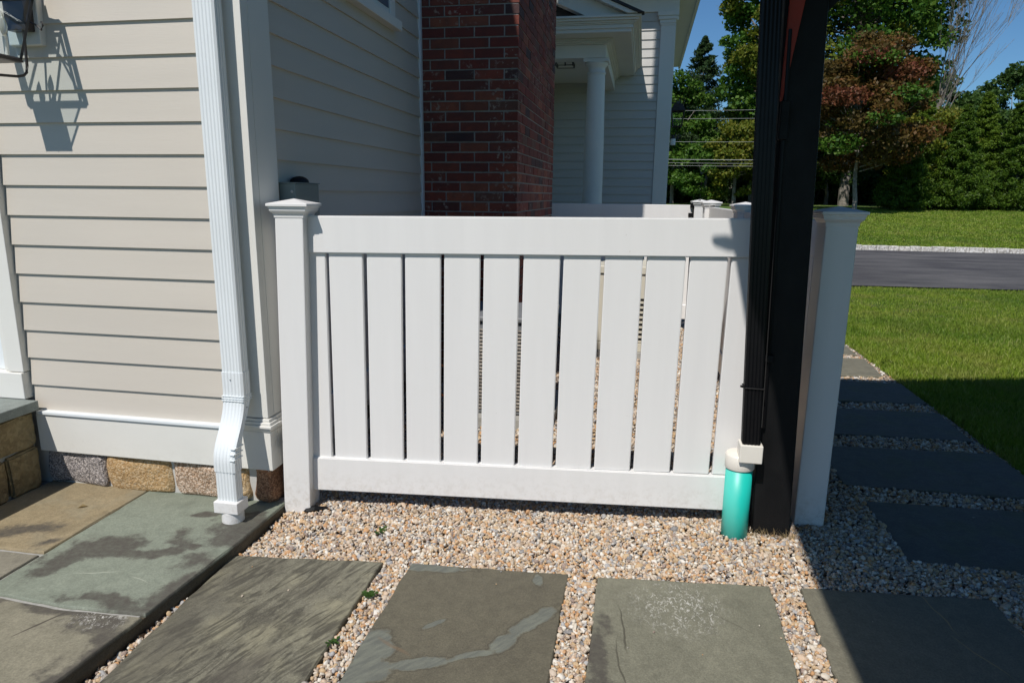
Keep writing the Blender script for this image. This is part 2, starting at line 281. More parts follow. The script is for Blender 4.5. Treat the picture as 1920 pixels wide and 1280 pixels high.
def npmesh(name, verts, faces, mat, parent=None, smooth=False):
    me = bpy.data.meshes.new(name); nv = len(verts); nf, k = faces.shape
    me.vertices.add(nv); me.vertices.foreach_set('co', np.ascontiguousarray(verts, dtype=np.float32).ravel())
    me.loops.add(nf * k); me.loops.foreach_set('vertex_index', np.ascontiguousarray(faces, dtype=np.int32).ravel())
    me.polygons.add(nf); me.polygons.foreach_set('loop_start', np.arange(0, nf * k, k, dtype=np.int32))
    try: me.polygons.foreach_set('loop_total', np.full(nf, k, dtype=np.int32))
    except Exception: pass
    if smooth: me.polygons.foreach_set('use_smooth', np.ones(nf, dtype=bool))
    me.update(calc_edges=True); me.validate(verbose=False); me.materials.append(mat)
    o = bpy.data.objects.new(name, me); link(o)
    if parent is not None:
        o.parent = parent; o.location = -parent.location
    return o
def box(bm, x0, x1, y0, y1, z0, z1, f=None):
    vs = [bm.verts.new(Vector((x, y, z)) if f is None else f(Vector((x, y, z)))) for z in (z0, z1) for y in (y0, y1) for x in (x0, x1)]
    for q in ((0, 1, 3, 2), (4, 6, 7, 5), (0, 4, 5, 1), (1, 5, 7, 3), (3, 7, 6, 2), (2, 6, 4, 0)): bm.faces.new([vs[i] for i in q])
    return vs
def B(*a, f=None):
    bm = bmesh.new(); box(bm, *a, f=f); return bm
def loft(bm, rings, cap=True, closed=True):
    R = [[bm.verts.new(p) for p in r] for r in rings]; n = len(R[0])
    for a, b in zip(R, R[1:]):
        for i in range(n if closed else n - 1):
            j = (i + 1) % n; bm.faces.new((a[i], a[j], b[j], b[i]))
    if cap: bm.faces.new(R[0][::-1]); bm.faces.new(R[-1])
    return R
def tube(bm, pts, rad, n=8, cap=True):
    pts = [Vector(p) for p in pts]; rr = rad if isinstance(rad, (list, tuple)) else [rad] * len(pts); rings = []
    for i, p in enumerate(pts):
        d = (pts[min(i + 1, len(pts) - 1)] - pts[max(i - 1, 0)]).normalized(); up = Vector((0, 0, 1)) if abs(d.z) < 0.9 else Vector((1, 0, 0))
        a = d.cross(up).normalized(); b = d.cross(a)
        rings.append([p + (a * math.cos(t) + b * math.sin(t)) * rr[i] for t in [2 * math.pi * k / n for k in range(n)]])
    loft(bm, rings, cap)
def lathe(bm, c, prof, n=24):
    rings = [[Vector((c[0] + r * math.cos(t), c[1] + r * math.sin(t), c[2] + z)) for t in [2 * math.pi * k / n for k in range(n)]] for r, z in prof]
    loft(bm, rings)
def sqrings(bm, cx, cy, prof, f=None, ux=(1, 0), uy=(0, 1)):
    rings = []
    for r, z in prof:
        ring = []
        for a, b in ((-1, -1), (1, -1), (1, 1), (-1, 1)):
            v = Vector((cx + r * (a * ux[0] + b * uy[0]), cy + r * (a * ux[1] + b * uy[1]), z)); ring.append(f(v) if f else v)
        rings.append(ring)
    loft(bm, rings)
def roughen(bm, cuts, amp, scale, seed=0):
    bmesh.ops.subdivide_edges(bm, edges=bm.edges[:], cuts=cuts, use_grid_fill=True)
    for v in bm.verts:
        n = mnoise.noise_vector(v.co * scale + Vector((seed * 7.3, seed * 3.1, 0))); v.co += n * amp

# ------------------------------------------------------------------ ground
def ground_z(x, y):
    x = np.asarray(x, float); y = np.asarray(y, float)
    z = np.where(y > 12.6, np.clip((y - 21.2) / 13.0, 0, 1) ** 1.0 * 0.98, 0.0) + np.clip(y - 34.2, 0, 40) * 0.012
    return z
def sheet(name, xs, ys, zf, mat, kind='structure', parent=None):
    X, Y = np.meshgrid(xs, ys); Z = zf(X, Y); v = np.stack([X.ravel(), Y.ravel(), Z.ravel()], 1); nx = len(xs); ny = len(ys)
    i = np.arange(nx - 1)[None, :] + nx * np.arange(ny - 1)[:, None]; f = np.stack([i, i + 1, i + 1 + nx, i + nx], -1).reshape(-1, 4)
    o = npmesh(name, v, f, mat, None, True); tag(o, kind=kind); return o
xs = np.concatenate([np.linspace(-300, -20, 12), np.linspace(-18, 50, 60), np.linspace(60, 300, 12)])
ys = np.concatenate([np.linspace(-60, 0, 6), np.linspace(1, 40, 60), np.linspace(45, 400, 20)])
sheet('lawn', xs, ys, lambda X, Y: ground_z(X, Y) - 0.03, M['lawn'])
def road_edges(x): return 12.35 + 0.06 * (x - 3.6), 21.1 - 0.06 * (x - 6.1)
def zroad(X, Y): return np.full_like(X, -0.004)
bm = bmesh.new(); pr = None
XR = np.linspace(-60, 90, 76); a_ = []; b_ = []
for x in XR:
    lo, hi = 12.35 + 0.06 * (x - 3.6) if x < 20 else 13.33, 21.15 - 0.02 * (x - 6.1)
    if x > 50: lo = min(lo, hi - 3)
    a_.append(bm.verts.new((x, lo + 0.04 * math.sin(x * 2.1), -0.004))); b_.append(bm.verts.new((x, hi, -0.004)))
for i in range(len(XR) - 1): bm.faces.new((a_[i], a_[i + 1], b_[i + 1], b_[i]))
tag(obj('road', bm, M['asphalt']), kind='structure')
kb = empty('stone_kerb', (9, 21.2, 0), 'pale granite block kerb along the far side of the driveway', 'kerb')
bm = bmesh.new(); x = -6.0
while x < 40:
    L = random.uniform(0.27, 0.40); y = 21.15 - 0.02 * (x - 6.1); h = random.uniform(0.115, 0.135)
    b2 = bmesh.new(); box(b2, x, x + L - 0.012, y, y + 0.13, -0.05, h); roughen(b2, 1, 0.008, 9, x)
    me = bpy.data.meshes.new('t'); b2.to_mesh(me); b2.free(); bm.from_mesh(me); bpy.data.meshes.remove(me); x += L
obj('kerb_stones', bm, M['kerb'], kb, 0.012)
# gravel bed
sheet('gravel_bed', np.linspace(-1.62, 2.12, 20), np.linspace(-2.5, 11.4, 30), lambda X, Y: np.where(Y < 7.4, -0.012, -0.016) + 0 * X, M['gravel_bed'])

# ------------------------------------------------------------------ stepping stones
PAV = {}
def stone_slab(name, pts, z0, z1, mat, label, cat, group, jitter=0.006, seed=1, origin=None):
    cx = sum(p[0] for p in pts) / len(pts); cy = sum(p[1] for p in pts) / len(pts); bm = bmesh.new(); ring = []
    n = len(pts)
    for i in range(n):
        a = Vector(pts[i]); b = Vector(pts[(i + 1) % n]); k = max(2, int((b - a).length / 0.035)); nn = Vector((-(b - a).y, (b - a).x)).normalized()
        for j in range(k):
            p = a.lerp(b, j / k); s = mnoise.noise(Vector((p.x * 9, p.y * 9, seed))) * jitter * (0.3 if j == 0 else 1) + mnoise.noise(Vector((p.x * 45, p.y * 45, seed))) * jitter * 0.35
            q = p + nn * s; ring.append((q.x - cx, q.y - cy))
    rings = [[Vector((x, y, z0)) for x, y in ring], [Vector((x, y, z1 - 0.007)) for x, y in ring], [Vector((x * (1 - 0.004 / max(.2, abs(x) + abs(y))), y * (1 - 0.004 / max(.2, abs(x) + abs(y))), z1 - 0.002)) for x, y in ring]]
    rings.append([Vector((x * 0.984, y * 0.984, z1)) for x, y in ring]); loft(bm, rings)
    me = bpy.data.meshes.new(name); bmesh.ops.recalc_face_normals(bm, faces=bm.faces[:]); bm.to_mesh(me); bm.free(); me.materials.append(mat)
    o = bpy.data.objects.new(name, me); o.location = (cx, cy, 0); link(o); tag(o, label, cat, group); return o
ZP = 0.012; G1 = 'stepping stones in front of the white fence'; G2 = 'stepping stones of the side path'
P1 = [(-1.520, 1.15), (-0.915, 1.20), (-0.95, 2.336), (-1.560, 2.261)]
P2 = [(-0.831, 1.15), (-0.209, 1.20), (-0.213, 2.396), (-0.835, 2.351)]
P3 = [(-0.099, 1.20), (0.536, 1.25), (0.544, 2.468), (-0.102, 2.399)]
P4 = [(0.651, 1.25), (1.340, 1.3), (1.335, 2.541), (0.659, 2.481)]
Q0 = [(1.116, 2.742), (2.02, 2.745), (2.03, 3.375), (1.124, 3.337)]
Q1 = [(1.085, 3.520), (2.08, 3.545), (2.075, 4.172), (1.09, 4.098)]
Q2 = [(1.10, 4.335), (2.045, 4.366), (2.07, 4.934), (1.10, 4.897)]
Q3 = [(1.12, 5.08), (2.08, 5.15), (2.09, 5.70), (1.12, 5.69)]
Q4 = [(1.12, 5.84), (2.03, 5.92), (2.07, 6.56), (1.12, 6.51)]
Q5 = [(1.12, 6.72), (2.05, 6.73), (2.06, 7.30), (1.12, 7.28)]
grn = (0.19, 0.22, 0.19); drk = (0.05, 0.045, 0.042); brn = (0.15, 0.13, 0.105)
m1 = slate('bluestone_streaked', (0.115, 0.105, 0.082), (0.25, 0.24, 0.175), cleft_rot=1.22, cleft=1.2, stretch=4.5, cfac=0.42, cthr=(0.40, 0.55), tint2=(0.30, 0.28, 0.19), streaks=[((-0.22, 0.05), (0.17, 0.6), 0.1, (0.085, 0.078, 0.062), 0.6, 0.1, 0.9), ((0.10, -.12), (.10, .25), -.2, (0.09, 0.08, 0.065), 0.6, 0.1, 0.9)])
m2 = slate('bluestone_brown', (0.100, 0.090, 0.066), (0.138, 0.126, 0.088), cleft_rot=0.6, cleft=0.25, stretch=2.0,
           vein=([((-0.27, 0.06), (0.08, 0.10), 0.3), ((-0.27, -0.06), (0.13, 0.055), 0.4), ((-0.11, 0.01), (0.12, 0.027), 0.42), ((0.05, 0.085), (0.09, 0.017), 0.50), ((0.145, 0.165), (0.06, 0.034), 1.0), ((0.225, 0.31), (0.13, 0.036), 0.98),
                    ((-0.24, 0.56), (0.17, 0.035), 0.1), ((0.20, 0.555), (0.026, 0.05), 0.3), ((-0.105, 0.21), (0.05, 0.014), 0.95)], (0.118, 0.130, 0.118), (0.185, 0.20, 0.165)),
           streaks=[((-0.20, 0.08), (0.10, 0.012), -0.5, (0.17, 0.115, 0.07), 0.5, 0.04, 0.8)])
m3 = slate('bluestone_olive', (0.150, 0.146, 0.108), (0.215, 0.21, 0.155), cleft_rot=1.9, cleft=0.35, stretch=2.5, white=((-0.03, 0.43), (0.22, 0.22), 0.4),
           streaks=[((-0.215, 0.26), (0.005, 0.16), 0.25, (0.06, 0.055, 0.04), 0.8, 0.05, 0.5), ((0.12, 0.40), (0.004, 0.16), 0.9, (0.10, 0.095, 0.07), 0.6, 0.05, 0.5), ((-.21, .05), (.004, .2), .1, (.06, .055, .04), .7, .04, .5)], stain=[((-0.29, 0.12), (0.05, 0.20), 0.1), ((-0.27, -0.1), (0.08, 0.14), 0.2)])
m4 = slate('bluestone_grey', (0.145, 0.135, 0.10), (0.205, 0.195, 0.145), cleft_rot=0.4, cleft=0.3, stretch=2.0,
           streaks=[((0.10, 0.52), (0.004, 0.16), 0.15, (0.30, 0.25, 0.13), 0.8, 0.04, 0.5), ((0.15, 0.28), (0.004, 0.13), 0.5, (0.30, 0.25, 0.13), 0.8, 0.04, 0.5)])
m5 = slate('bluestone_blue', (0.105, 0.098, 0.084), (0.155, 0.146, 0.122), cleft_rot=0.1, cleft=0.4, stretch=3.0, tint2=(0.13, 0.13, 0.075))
SL = [
 (P1, m1, 'dark streaked grey-green bluestone slab, leftmost stepping stone beside the raised patio edge', G1), (P2, m2, 'brown bluestone slab with a pale blue-green vein, second stepping stone from the patio', G1),
 (P3, m3, 'olive-grey bluestone slab with a white speckled patch, below the middle of the fence', G1), (P4, m4, 'bluestone slab half in sun and half in shadow, in front of the black post', G1),
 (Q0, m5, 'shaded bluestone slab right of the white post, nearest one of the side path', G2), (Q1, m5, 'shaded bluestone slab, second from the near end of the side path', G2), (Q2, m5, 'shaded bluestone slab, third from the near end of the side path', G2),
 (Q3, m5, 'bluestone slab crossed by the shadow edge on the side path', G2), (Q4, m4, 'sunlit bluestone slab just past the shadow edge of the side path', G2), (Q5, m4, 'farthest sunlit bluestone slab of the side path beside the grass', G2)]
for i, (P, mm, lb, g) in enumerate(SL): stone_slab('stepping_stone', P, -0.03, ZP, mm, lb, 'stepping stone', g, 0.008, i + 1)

# ------------------------------------------------------------------ patio
ZF = 0.06
def pe(y): return np.interp(y, [-2.5, 0.7, 1.437, 1.845, 2.30, 3.2], [-1.78, -1.655, -1.603, -1.570, -1.546, -1.544])
bm = bmesh.new(); YY = np.linspace(-2.5, 2.72, 60); loft(bm, [[Vector((-4.2, y, -.05)), Vector((float(pe(y)) - .02, y, -.05)), Vector((float(pe(y)) - .02, y, .050)), Vector((-4.2, y, .050))] for y in YY]); o = obj('patio_base', bm, M['mortar']); tag(o, kind='structure')
edgem = slate('patio_riser_stone', (0.06, 0.052, 0.038), (0.11, 0.09, 0.06), cleft=0.5)
fa = slate('flagstone_tan', (0.235, 0.185, 0.105), (0.315, 0.26, 0.165), cleft_rot=-0.3, cleft=0.25, stretch=2.5, tint2=(0.26, 0.235, 0.165), stain=[((0.06, -0.17), (0.26, 0.06), 0.25), ((0.24, -0.22), (0.08, 0.05), 0.5)])
fb = slate('flagstone_blue_green', (0.185, 0.21, 0.165), (0.235, 0.26, 0.205), cleft_rot=0.3, cleft=0.15, stain=[((-0.22, -0.01), (0.15, 0.09), 0.4), ((-0.10, -0.06), (0.13, 0.055), 0.1), ((0.04, -0.03), (0.11, 0.075), 0.3), ((0.05, 0.13), (0.075, 0.075), 0.0), ((0.13, 0.05), (0.06, 0.045), 0.0),
    ((0.24, 0.20), (0.15, 0.17), 0.5), ((0.24, -0.04), (0.13, 0.12), 0.3), ((0.29, -0.20), (0.09, 0.26), -0.12), ((0.12, -0.34), (0.22, 0.06), 0.0), ((-0.31, -0.12), (0.06, 0.22), 0.0), ((0.02, 0.33), (0.08, 0.03), 0.2), ((0.2, 0.36), (0.10, 0.05), 0.0)],
    streaks=[((-0.10, -0.19), (0.11, 0.004), 0.25, (0.36, 0.38, 0.31), 0.7, 0.03, 0.6), ((0.10, -0.20), (0.06, 0.003), -0.3, (0.36, 0.38, 0.31), 0.6, 0.03, 0.6)])
fc = slate('flagstone_grey', (0.20, 0.185, 0.145), (0.26, 0.24, 0.185), cleft=0.2, stain=[((0.26, 0.15), (0.06, 0.25), 0.0)])
fd = slate('flagstone_buff', (0.20, 0.187, 0.135), (0.265, 0.245, 0.18), cleft=0.2, cleft_rot=0.8, stain=[((0.22, 0.38), (0.15, 0.09), 0.0), ((-0.05, 0.42), (0.35, 0.035), 0.0), ((0.31, 0.18), (0.06, 0.22), 0.0), ((0.28, -0.2), (0.05, 0.3), 0.1)],
           streaks=[((0.04, 0.33), (0.10, 0.006), 1.15, (0.06, 0.05, 0.04), 0.9, 0.01, 0.5)], white=((0.2, 0.40), (0.13, 0.09), 0.2))
G3 = 'flagstones of the raised patio'
FL = [([(-2.775, 2.052), (-2.243, 2.055), (-2.243, 2.66), (-2.775, 2.66)], fa, 'tan flagstone with a dark brown stain, on the patio below the doorstep'),
      ([(-2.235, 1.79), (-1.90, 1.765), (-1.576, 1.780), (-1.546, 2.30), (-1.545, 2.66), (-2.235, 2.66)], fb, 'large blue-green flagstone blotched dark, under the white downspout'),
      ([(-2.775, 0.9), (-2.23, 0.9), (-2.247, 1.79), (-2.247, 2.036), (-2.775, 2.036)], fc, 'plain grey flagstone at the left edge, below the tan one'),
      ([(-2.215, 0.7), (-1.655, 0.7), (-1.577, 1.764), (-1.90, 1.750), (-2.215, 1.772)], fd, 'buff flagstone with dark mossy rim, nearest stone of the patio')]
for i, (P, mm, lb) in enumerate(FL): stone_slab('flagstone', P, 0.046, ZF, mm, lb, 'flagstone', G3, 0.005, 20 + i)
bm = bmesh.new(); loft(bm, [[Vector((float(pe(y)) - .019, y, -.04)), Vector((float(pe(y)) - .006 + .006 * math.sin(y * 13) * math.sin(y * 37), y, -.04)), Vector((float(pe(y)) - .003 + .005 * math.sin(y * 17), y, .02)), Vector((float(pe(y)) - .004, y, .045)), Vector((float(pe(y)) - .019, y, .046))] for y in np.linspace(-2.5, 3.0, 160)]); o = obj('patio_edge', bm, edgem); tag(o, kind='structure')

# ------------------------------------------------------------------ main house
FY = 2.64; CX = -1.575; SX = -1.605
house = empty('house', (-4, 2.64, 0), 'beige clapboard house with white corner trim, at the left of the fence', 'house')
def clap(bm, a, b, nrm, z0, z1, e=0.131, p=0.013, th=0.006):
    a = Vector(a); b = Vector(b); n = Vector(nrm); z = z0
    while z < z1 - 0.01:
        zt = min(z + e, z1); A = [a + n * p + Vector((0, 0, z)), b + n * p + Vector((0, 0, z)), b + n * 0.002 + Vector((0, 0, zt + .004)), a + n * 0.002 + Vector((0, 0, zt + .004))]
        Bk = [a + Vector((0, 0, z)), b + Vector((0, 0, z)), b + Vector((0, 0, zt + .004)) - n * .01, a + Vector((0, 0, zt + .004)) - n * .01]
        v = [bm.verts.new(q) for q in A + Bk]
        for q in ((0, 1, 2, 3), (0, 4, 5, 1), (0, 3, 7, 4), (1, 5, 6, 2)): bm.faces.new([v[i] for i in q])
        z += e
bm = bmesh.new(); clap(bm, (-2.795, FY, 0), (-1.68, FY, 0), (0, -1, 0), 0.42, 5.35)
clap(bm, (-4.2, FY, 0), (-2.795, FY, 0), (0, -1, 0), 0.42 + .131 * 15, 5.35)
clap(bm, (-8.8, FY, 0), (-4.2, FY, 0), (0, -1, 0), 0.42, 5.35)
obj('front_wall', bm, M['siding'], house)
bm = bmesh.new(); clap(bm, (SX, 2.80, 0), (SX, 11.5, 0), (1, 0, 0), 0.41, 5.355); obj('side_wall', bm, M['siding'], house)
obj('wall_core', B(-8.8, SX - 0.005, FY + 0.005, 11.5, 0.0, 5.355), M['siding_grey'], house)
# gable roof, ridge along y
bm = bmesh.new(); ey0 = 2.3; ridge = (-5.2, 10.6); xe = -1.60; ze = 5.53
prof = [(xe, ze), (xe, ze - 0.16), (-1.605, ze - 0.16), (-5.2, 9.6), (-8.8, ze - 0.16), (-9.07, ze - 0.18), (-9.07, ze), (ridge[0], ridge[1])]
loft(bm, [[Vector((x, y, z)) for x, z in prof] for y in (ey0, 11.45)]); obj('roof', bm, M['roof'], house)
for yy in (FY, 11.4):
    bm = bmesh.new(); loft(bm, [[Vector((-8.8, y, 5.357)), Vector((-1.612, y, 5.357)), Vector((-5.2, y, 9.5))] for y in (yy, yy + .05)]); obj('gable_wall', bm, M['siding'], house)
# corner boards (L), skirt, plinth moulding
bm = bmesh.new(); box(bm, -1.72, CX, 2.61, FY + .02, 0.475, 5.355); box(bm, SX - .02, CX, FY + .022, 2.822, 0.475, 5.355); obj('corner_board', bm, M['trim'], house, 0.002)
bm = bmesh.new(); box(bm, -2.776, -1.567, 2.606, FY + .03, 0.230, 0.412); box(bm, SX - .02, -1.567, FY + .031, 4.92, 0.230, 0.41); obj('skirt_board', bm, M['trim'], house, 0.003)
bm = bmesh.new(); box(bm, -2.765, -1.722, 2.597, FY + .01, 0.414, 0.430); obj('drip_cap', bm, M['alu'], house, 0.003)
bm = bmesh.new()
for (p, z0, z1) in ((0.0, .414, .432), (0.012, .432, .445), (0.004, .445, .458), (-0.004, .458, .472)):
    box(bm, -1.735 - p, CX + .012 + p, 2.600 - p, FY + .02, z0, z1); box(bm, SX - .02, CX + .012 + p, FY + .021, 2.835 + p, z0, z1)
obj('plinth_moulding', bm, M['trim'], house, 0.003)
# foundation stones
def fstone(x0, x1, z0, z1, mat, seed, y0=2.625, lb=None):
    bm = B(x0, x1, y0, FY + .12, z0, z1); bmesh.ops.bevel(bm, geom=bm.edges[:], offset=0.036, segments=3, affect='EDGES', profile=0.6)
    bmesh.ops.subdivide_edges(bm, edges=bm.edges[:], cuts=2, use_grid_fill=True)
    for v in bm.verts: v.co += mnoise.noise_vector(v.co * 7 + Vector((seed * 5, seed, 0))) * 0.022 + mnoise.noise_vector(v.co * 40) * 0.003
    o = obj('foundation_stone', bm, mat, house, smooth=True)
    if lb: o['label'] = lb
fstone(-2.775, -2.455, 0.055, 0.235, M['granite_grey'], 1, lb='speckled grey granite foundation block'); fstone(-2.445, -2.095, 0.05, 0.235, M['granite_orange'], 2, lb='rusty orange granite foundation block')
fstone(-2.085, -1.775, 0.055, 0.235, M['granite_pink'], 3); fstone(-1.765, -1.70, 0.06, 0.235, M['granite_orange'], 4); fstone(-1.685, -1.60, 0.055, 0.235, M['granite_brown'], 5, lb='brown corner foundation block')
obj('foundation', B(-8.8, SX - 0.012, FY + .06, 11.4, -0.02, 0.25), M['mortar'], house)
bm = B(SX - .05, SX - .006, FY + .06, 4.9, -.02, .23); roughen(bm, 8, .008, 8); obj('side_foundation', bm, edgem, house)
# door casing & sill at the left edge
bm = bmesh.new(); box(bm, -2.888, -2.803, 2.600, FY + .03, 0.615, 2.33); box(bm, -2.92, -2.889, 2.615, FY + .03, 0.615, 2.33); obj('door_casing', bm, M['trim'], house, 0.003)
obj('door_sill', B(-4.1, -2.806, 2.590, FY + .03, 0.486, 0.612), M['trim'], house, 0.004)
d = obj('door', B(-3.9, -2.921, 2.64, 2.68, 0.613, 2.33), M['alu'], house, 0.003)
bm = B(-3.75, -3.03, 2.634, 2.645, 0.78, 2.2); obj('door_glass', bm, M['pane'], d)
# side window
win = obj('window', B(SX + .002, SX + .03, 2.98, 4.34, 2.505, 4.1), M['trim'], house, 0.002)
bm = bmesh.new(); box(bm, SX - .0, SX + .040, 2.98, 3.07, 2.505, 4.1); box(bm, SX, SX + .040, 4.25, 4.34, 2.505, 4.1); box(bm, SX, SX + .038, 3.07, 4.25, 4.0, 4.1); box(bm, SX, SX + .034, 3.07, 4.25, 2.505, 2.54); obj('window_frame', bm, M['trim'], win, 0.003)
obj('window_sill', B(SX - .0, SX + .062, 2.93, 4.40, 2.445, 2.503), M['trim'], win, 0.003)
obj('pane', B(SX + .0305, SX + .033, 3.075, 4.245, 2.545, 3.99), M['pane'], win)
# lamp mounting block
obj('mounting_block', B(-2.64, -2.485, 2.602, FY + .01, 2.036, 2.50), M['trim'], house, 0.004)
obj('chimney_trim', B(SX - .01, SX + .022, 4.885, 4.925, 0.3, 5.35), M['alu'], house, 0.002)

# ------------------------------------------------------------------ chimney of real bricks
ch = empty('brick_chimney', (-1.25, 5.9, 0), 'tall dark red brick chimney rising between clapboard wall and porch', 'chimney')
X0, X1, Y0, Y1 = -1.604, -0.893, 4.93, 6.92; CH = 0.0700; bh = 0.060
bm = bmesh.new(); NC = int(9.65 / CH)
box(bm, X0, X1 - 0.006, Y0 + 0.006, Y1 - .004, 0.0, NC * CH); obj('mortar_core', bm, M['mortar'], ch)
bm = bmesh.new()
for k in range(NC):
    z = k * CH - 0.005; zz = (z + 0.003 + random.uniform(-.0008, .0008), z + 0.003 + bh + random.uniform(-.0008, .0008)); odd = k % 2
    jx = lambda: random.uniform(-.0022, .0022)
    # front face: corner brick shown as stretcher (odd) or header
    x = X1; first = 0.203 if odd else 0.095
    w = first
    while x > X0 + 0.01:
        xa = max(x - w, X0); dpt = random.uniform(-.0015, .0015); yb = Y0 + 0.095
        if x == X1: yb = Y0 + (0.095 if odd else 0.203)
        box(bm, xa + jx() * .5, x + (0 if x < X1 else dpt), Y0 + dpt, yb, *zz); x = xa - 0.0105; w = 0.2035
    y = Y0 + (0.095 if odd else 0.203) + 0.0105
    while y < Y1 - 0.01:
        yb = min(y + 0.203, Y1); dpt = random.uniform(-.002, .002); box(bm, X1 - 0.09, X1 + dpt, y, yb + jx() * .5, *zz); y = yb + 0.0105
obj('brickwork', bm, M['brick'], ch)
obj('chimney_stack', B(-1.50, X1, Y0 + .02, Y1 - .02, NC * CH + .002, 11.9), M['brick'], ch)  # out-of-view stack, narrowed and raised to shape the sunlit patch on the wing
obj('chimney_cap', B(-1.54, X1 + .04, Y0 - .03, Y1 + .03, 11.903, 12.0), M['mortar'], ch)

# ------------------------------------------------------------------ doorstep
st = empty('doorstep', (-3.2, 2.2, 0.06), 'raised doorstep with bluestone tread on ochre fieldstone, left edge', 'step')
tm = slate('bluestone_tread', (0.20, 0.225, 0.21), (0.25, 0.275, 0.25), cleft=0.2)
bm = B(-4.1, -2.742, 0.9, 2.598, 0.438, 0.484); obj('tread', bm, tm, st, 0.004)
bm = B(-4.0, -2.80, 0.95, 2.60, 0.03, 0.436); obj('riser_core', bm, M['mortar'], st)
def rb(y0, y1, z0, z1, sd):
    bm = B(-2.95, -2.778, y0, y1, z0, z1); bmesh.ops.bevel(bm, geom=bm.edges[:], offset=0.01, segments=2, affect='EDGES'); bmesh.ops.subdivide_edges(bm, edges=bm.edges[:], cuts=4, use_grid_fill=True)
    for v in bm.verts: v.co += mnoise.noise_vector(v.co * 7 + Vector((sd, 0, 0))) * 0.012 + mnoise.noise_vector(v.co * 26) * 0.006
    obj('riser_stone', bm, M['fieldstone'], st)
rb(2.30, 2.60, 0.262, 0.432, 1); rb(1.75, 2.29, 0.255, 0.432, 2); rb(2.43, 2.60, 0.055, 0.252, 3); rb(2.10, 2.42, 0.055, 0.245, 4); rb(1.5, 2.09, 0.055, 0.245, 5); rb(1.0, 1.74, 0.25, 0.432, 6)

# ------------------------------------------------------------------ white downspout
def ribbed(wx, wy, nr=5, d=0.0018):
    pts = []
    def side(a, b, n, k):
        a = Vector(a); b = Vector(b); nn = n
        for i in range(k * 4 + 1):
            t_ = i / (k * 4); e = 0.10 + 0.80 * t_; dd = (0 if i % 4 in (0, 1) else d); pts.append(a.lerp(b, e) - Vector(nn) * dd)
    x, y = wx / 2, wy / 2
    side((-x, -y), (x, -y), (0, -1), nr); side((x, -y), (x, y), (1, 0), 3); side((x, y), (-x, y), (0, 1), nr); side((-x, y), (-x, -y), (-1, 0), 3); return pts
def sweep(bm, prof, path, scale=None):
    rings = []
    for i, (p, ang) in enumerate(path):
        ca, sa = math.cos(ang), math.sin(ang); s = 1 if scale is None else scale[i]
        rings.append([Vector((p[0] + q[0] * s, p[1] + q[1] * s * ca, p[2] + q[1] * s * sa)) for q in prof])
    loft(bm, rings)
dsp = empty('downspout', (-1.68, 2.5, 0.06), 'white ribbed metal downspout on the house corner, kinked above the patio', 'downspout')
PR = ribbed(0.094, 0.060); dx = -1.679
bm = bmesh.new(); sweep(bm, PR, [((dx + .000, 2.553, 5.5), 0), ((dx, 2.553, 3.0), 0), ((dx, 2.553, 1.5), 0), ((dx, 2.553, 0.655), 0)]); obj('pipe', bm, M['alu'], dsp, smooth=False)
bm = bmesh.new(); A = []
sm = lambda u: 0 if u <= 0 else (1 if u >= 1 else u * u * u * (u * (u * 6 - 15) + 10))
yz = lambda z: 2.552 - 0.105 * sm((0.635 - z) / 0.325)
for i in range(30):
    z = 0.70 - 0.408 * i / 29; A.append(((dx, yz(z), z), math.atan((yz(z + .004) - yz(z - .004)) / .008) * 0.9))
sweep(bm, PR, A, [1.05] * len(A)); obj('elbow', bm, M['alu'], dsp)
for i, z in enumerate((0.596, 0.586, 0.577)): obj('crimp', B(dx - .0515, dx + .0515, yz(z) - .034, yz(z) + .034, z - .003, z + .001), M['alu'], dsp, 0.001)
for i, z in enumerate((0.395, 0.372, 0.348)): obj('crimp', B(dx + .030, dx + .0522, yz(z) - .035, yz(z) + .033, z - .003, z + .002), M['alu'], dsp, 0.001)
bm = bmesh.new(); sweep(bm, ribbed(0.090, 0.058), [((dx, 2.447, 0.298), 0), ((dx, 2.447, 0.14), 0)]); obj('outlet', bm, M['alu'], dsp)
ad = obj('adapter', B(dx - .056, dx + .056, 2.405, 2.489, 0.108, 0.160), M['vinyl'], dsp, 0.004)
bm = bmesh.new(); lathe(bm, (dx + .002, 2.452, 0.0605), [(0.046, 0), (0.046, 0.046), (0.044, 0.048)], 32); obj('drain_ring', bm, M['vinyl'], ad)
for (x, y, z) in ((dx - .006, 2.519, 0.668), (dx + .0505, 2.54, 0.545)):
    bm = bmesh.new(); bmesh.ops.create_icosphere(bm, subdivisions=2, radius=0.0028, matrix=Matrix.Translation((x, y, z))); obj('screw', bm, M['grey_metal'], dsp)

# ------------------------------------------------------------------ electrical box
eb = empty('electrical_box', (-1.56, 2.96, 1.3), 'grey-green metal electrical box on the side wall behind the post cap', 'electrical box')
obj('body', B(SX + .014, -1.513, 2.85, 3.078, 1.05, 1.487), M['box_metal'], eb, 0.002)
obj('lid', B(SX + .012, -1.509, 2.846, 3.084, 1.4875, 1.492), M['box_metal'], eb, 0.001)
bm = bmesh.new(); bmesh.ops.create_uvsphere(bm, u_segments=14, v_segments=8, radius=0.5, matrix=Matrix.Translation((-1.568, 3.0, 1.495)) @ Matrix.Diagonal((0.07, 0.13, 0.055, 1))); obj('knob', bm, M['black'], eb, smooth=True)
bm = bmesh.new(); bmesh.ops.create_uvsphere(bm, u_segments=12, v_segments=8, radius=0.006, matrix=Matrix.Translation((-1.528, 2.848, 1.452))); obj('bolt', bm, M['bolt'], eb, smooth=True)

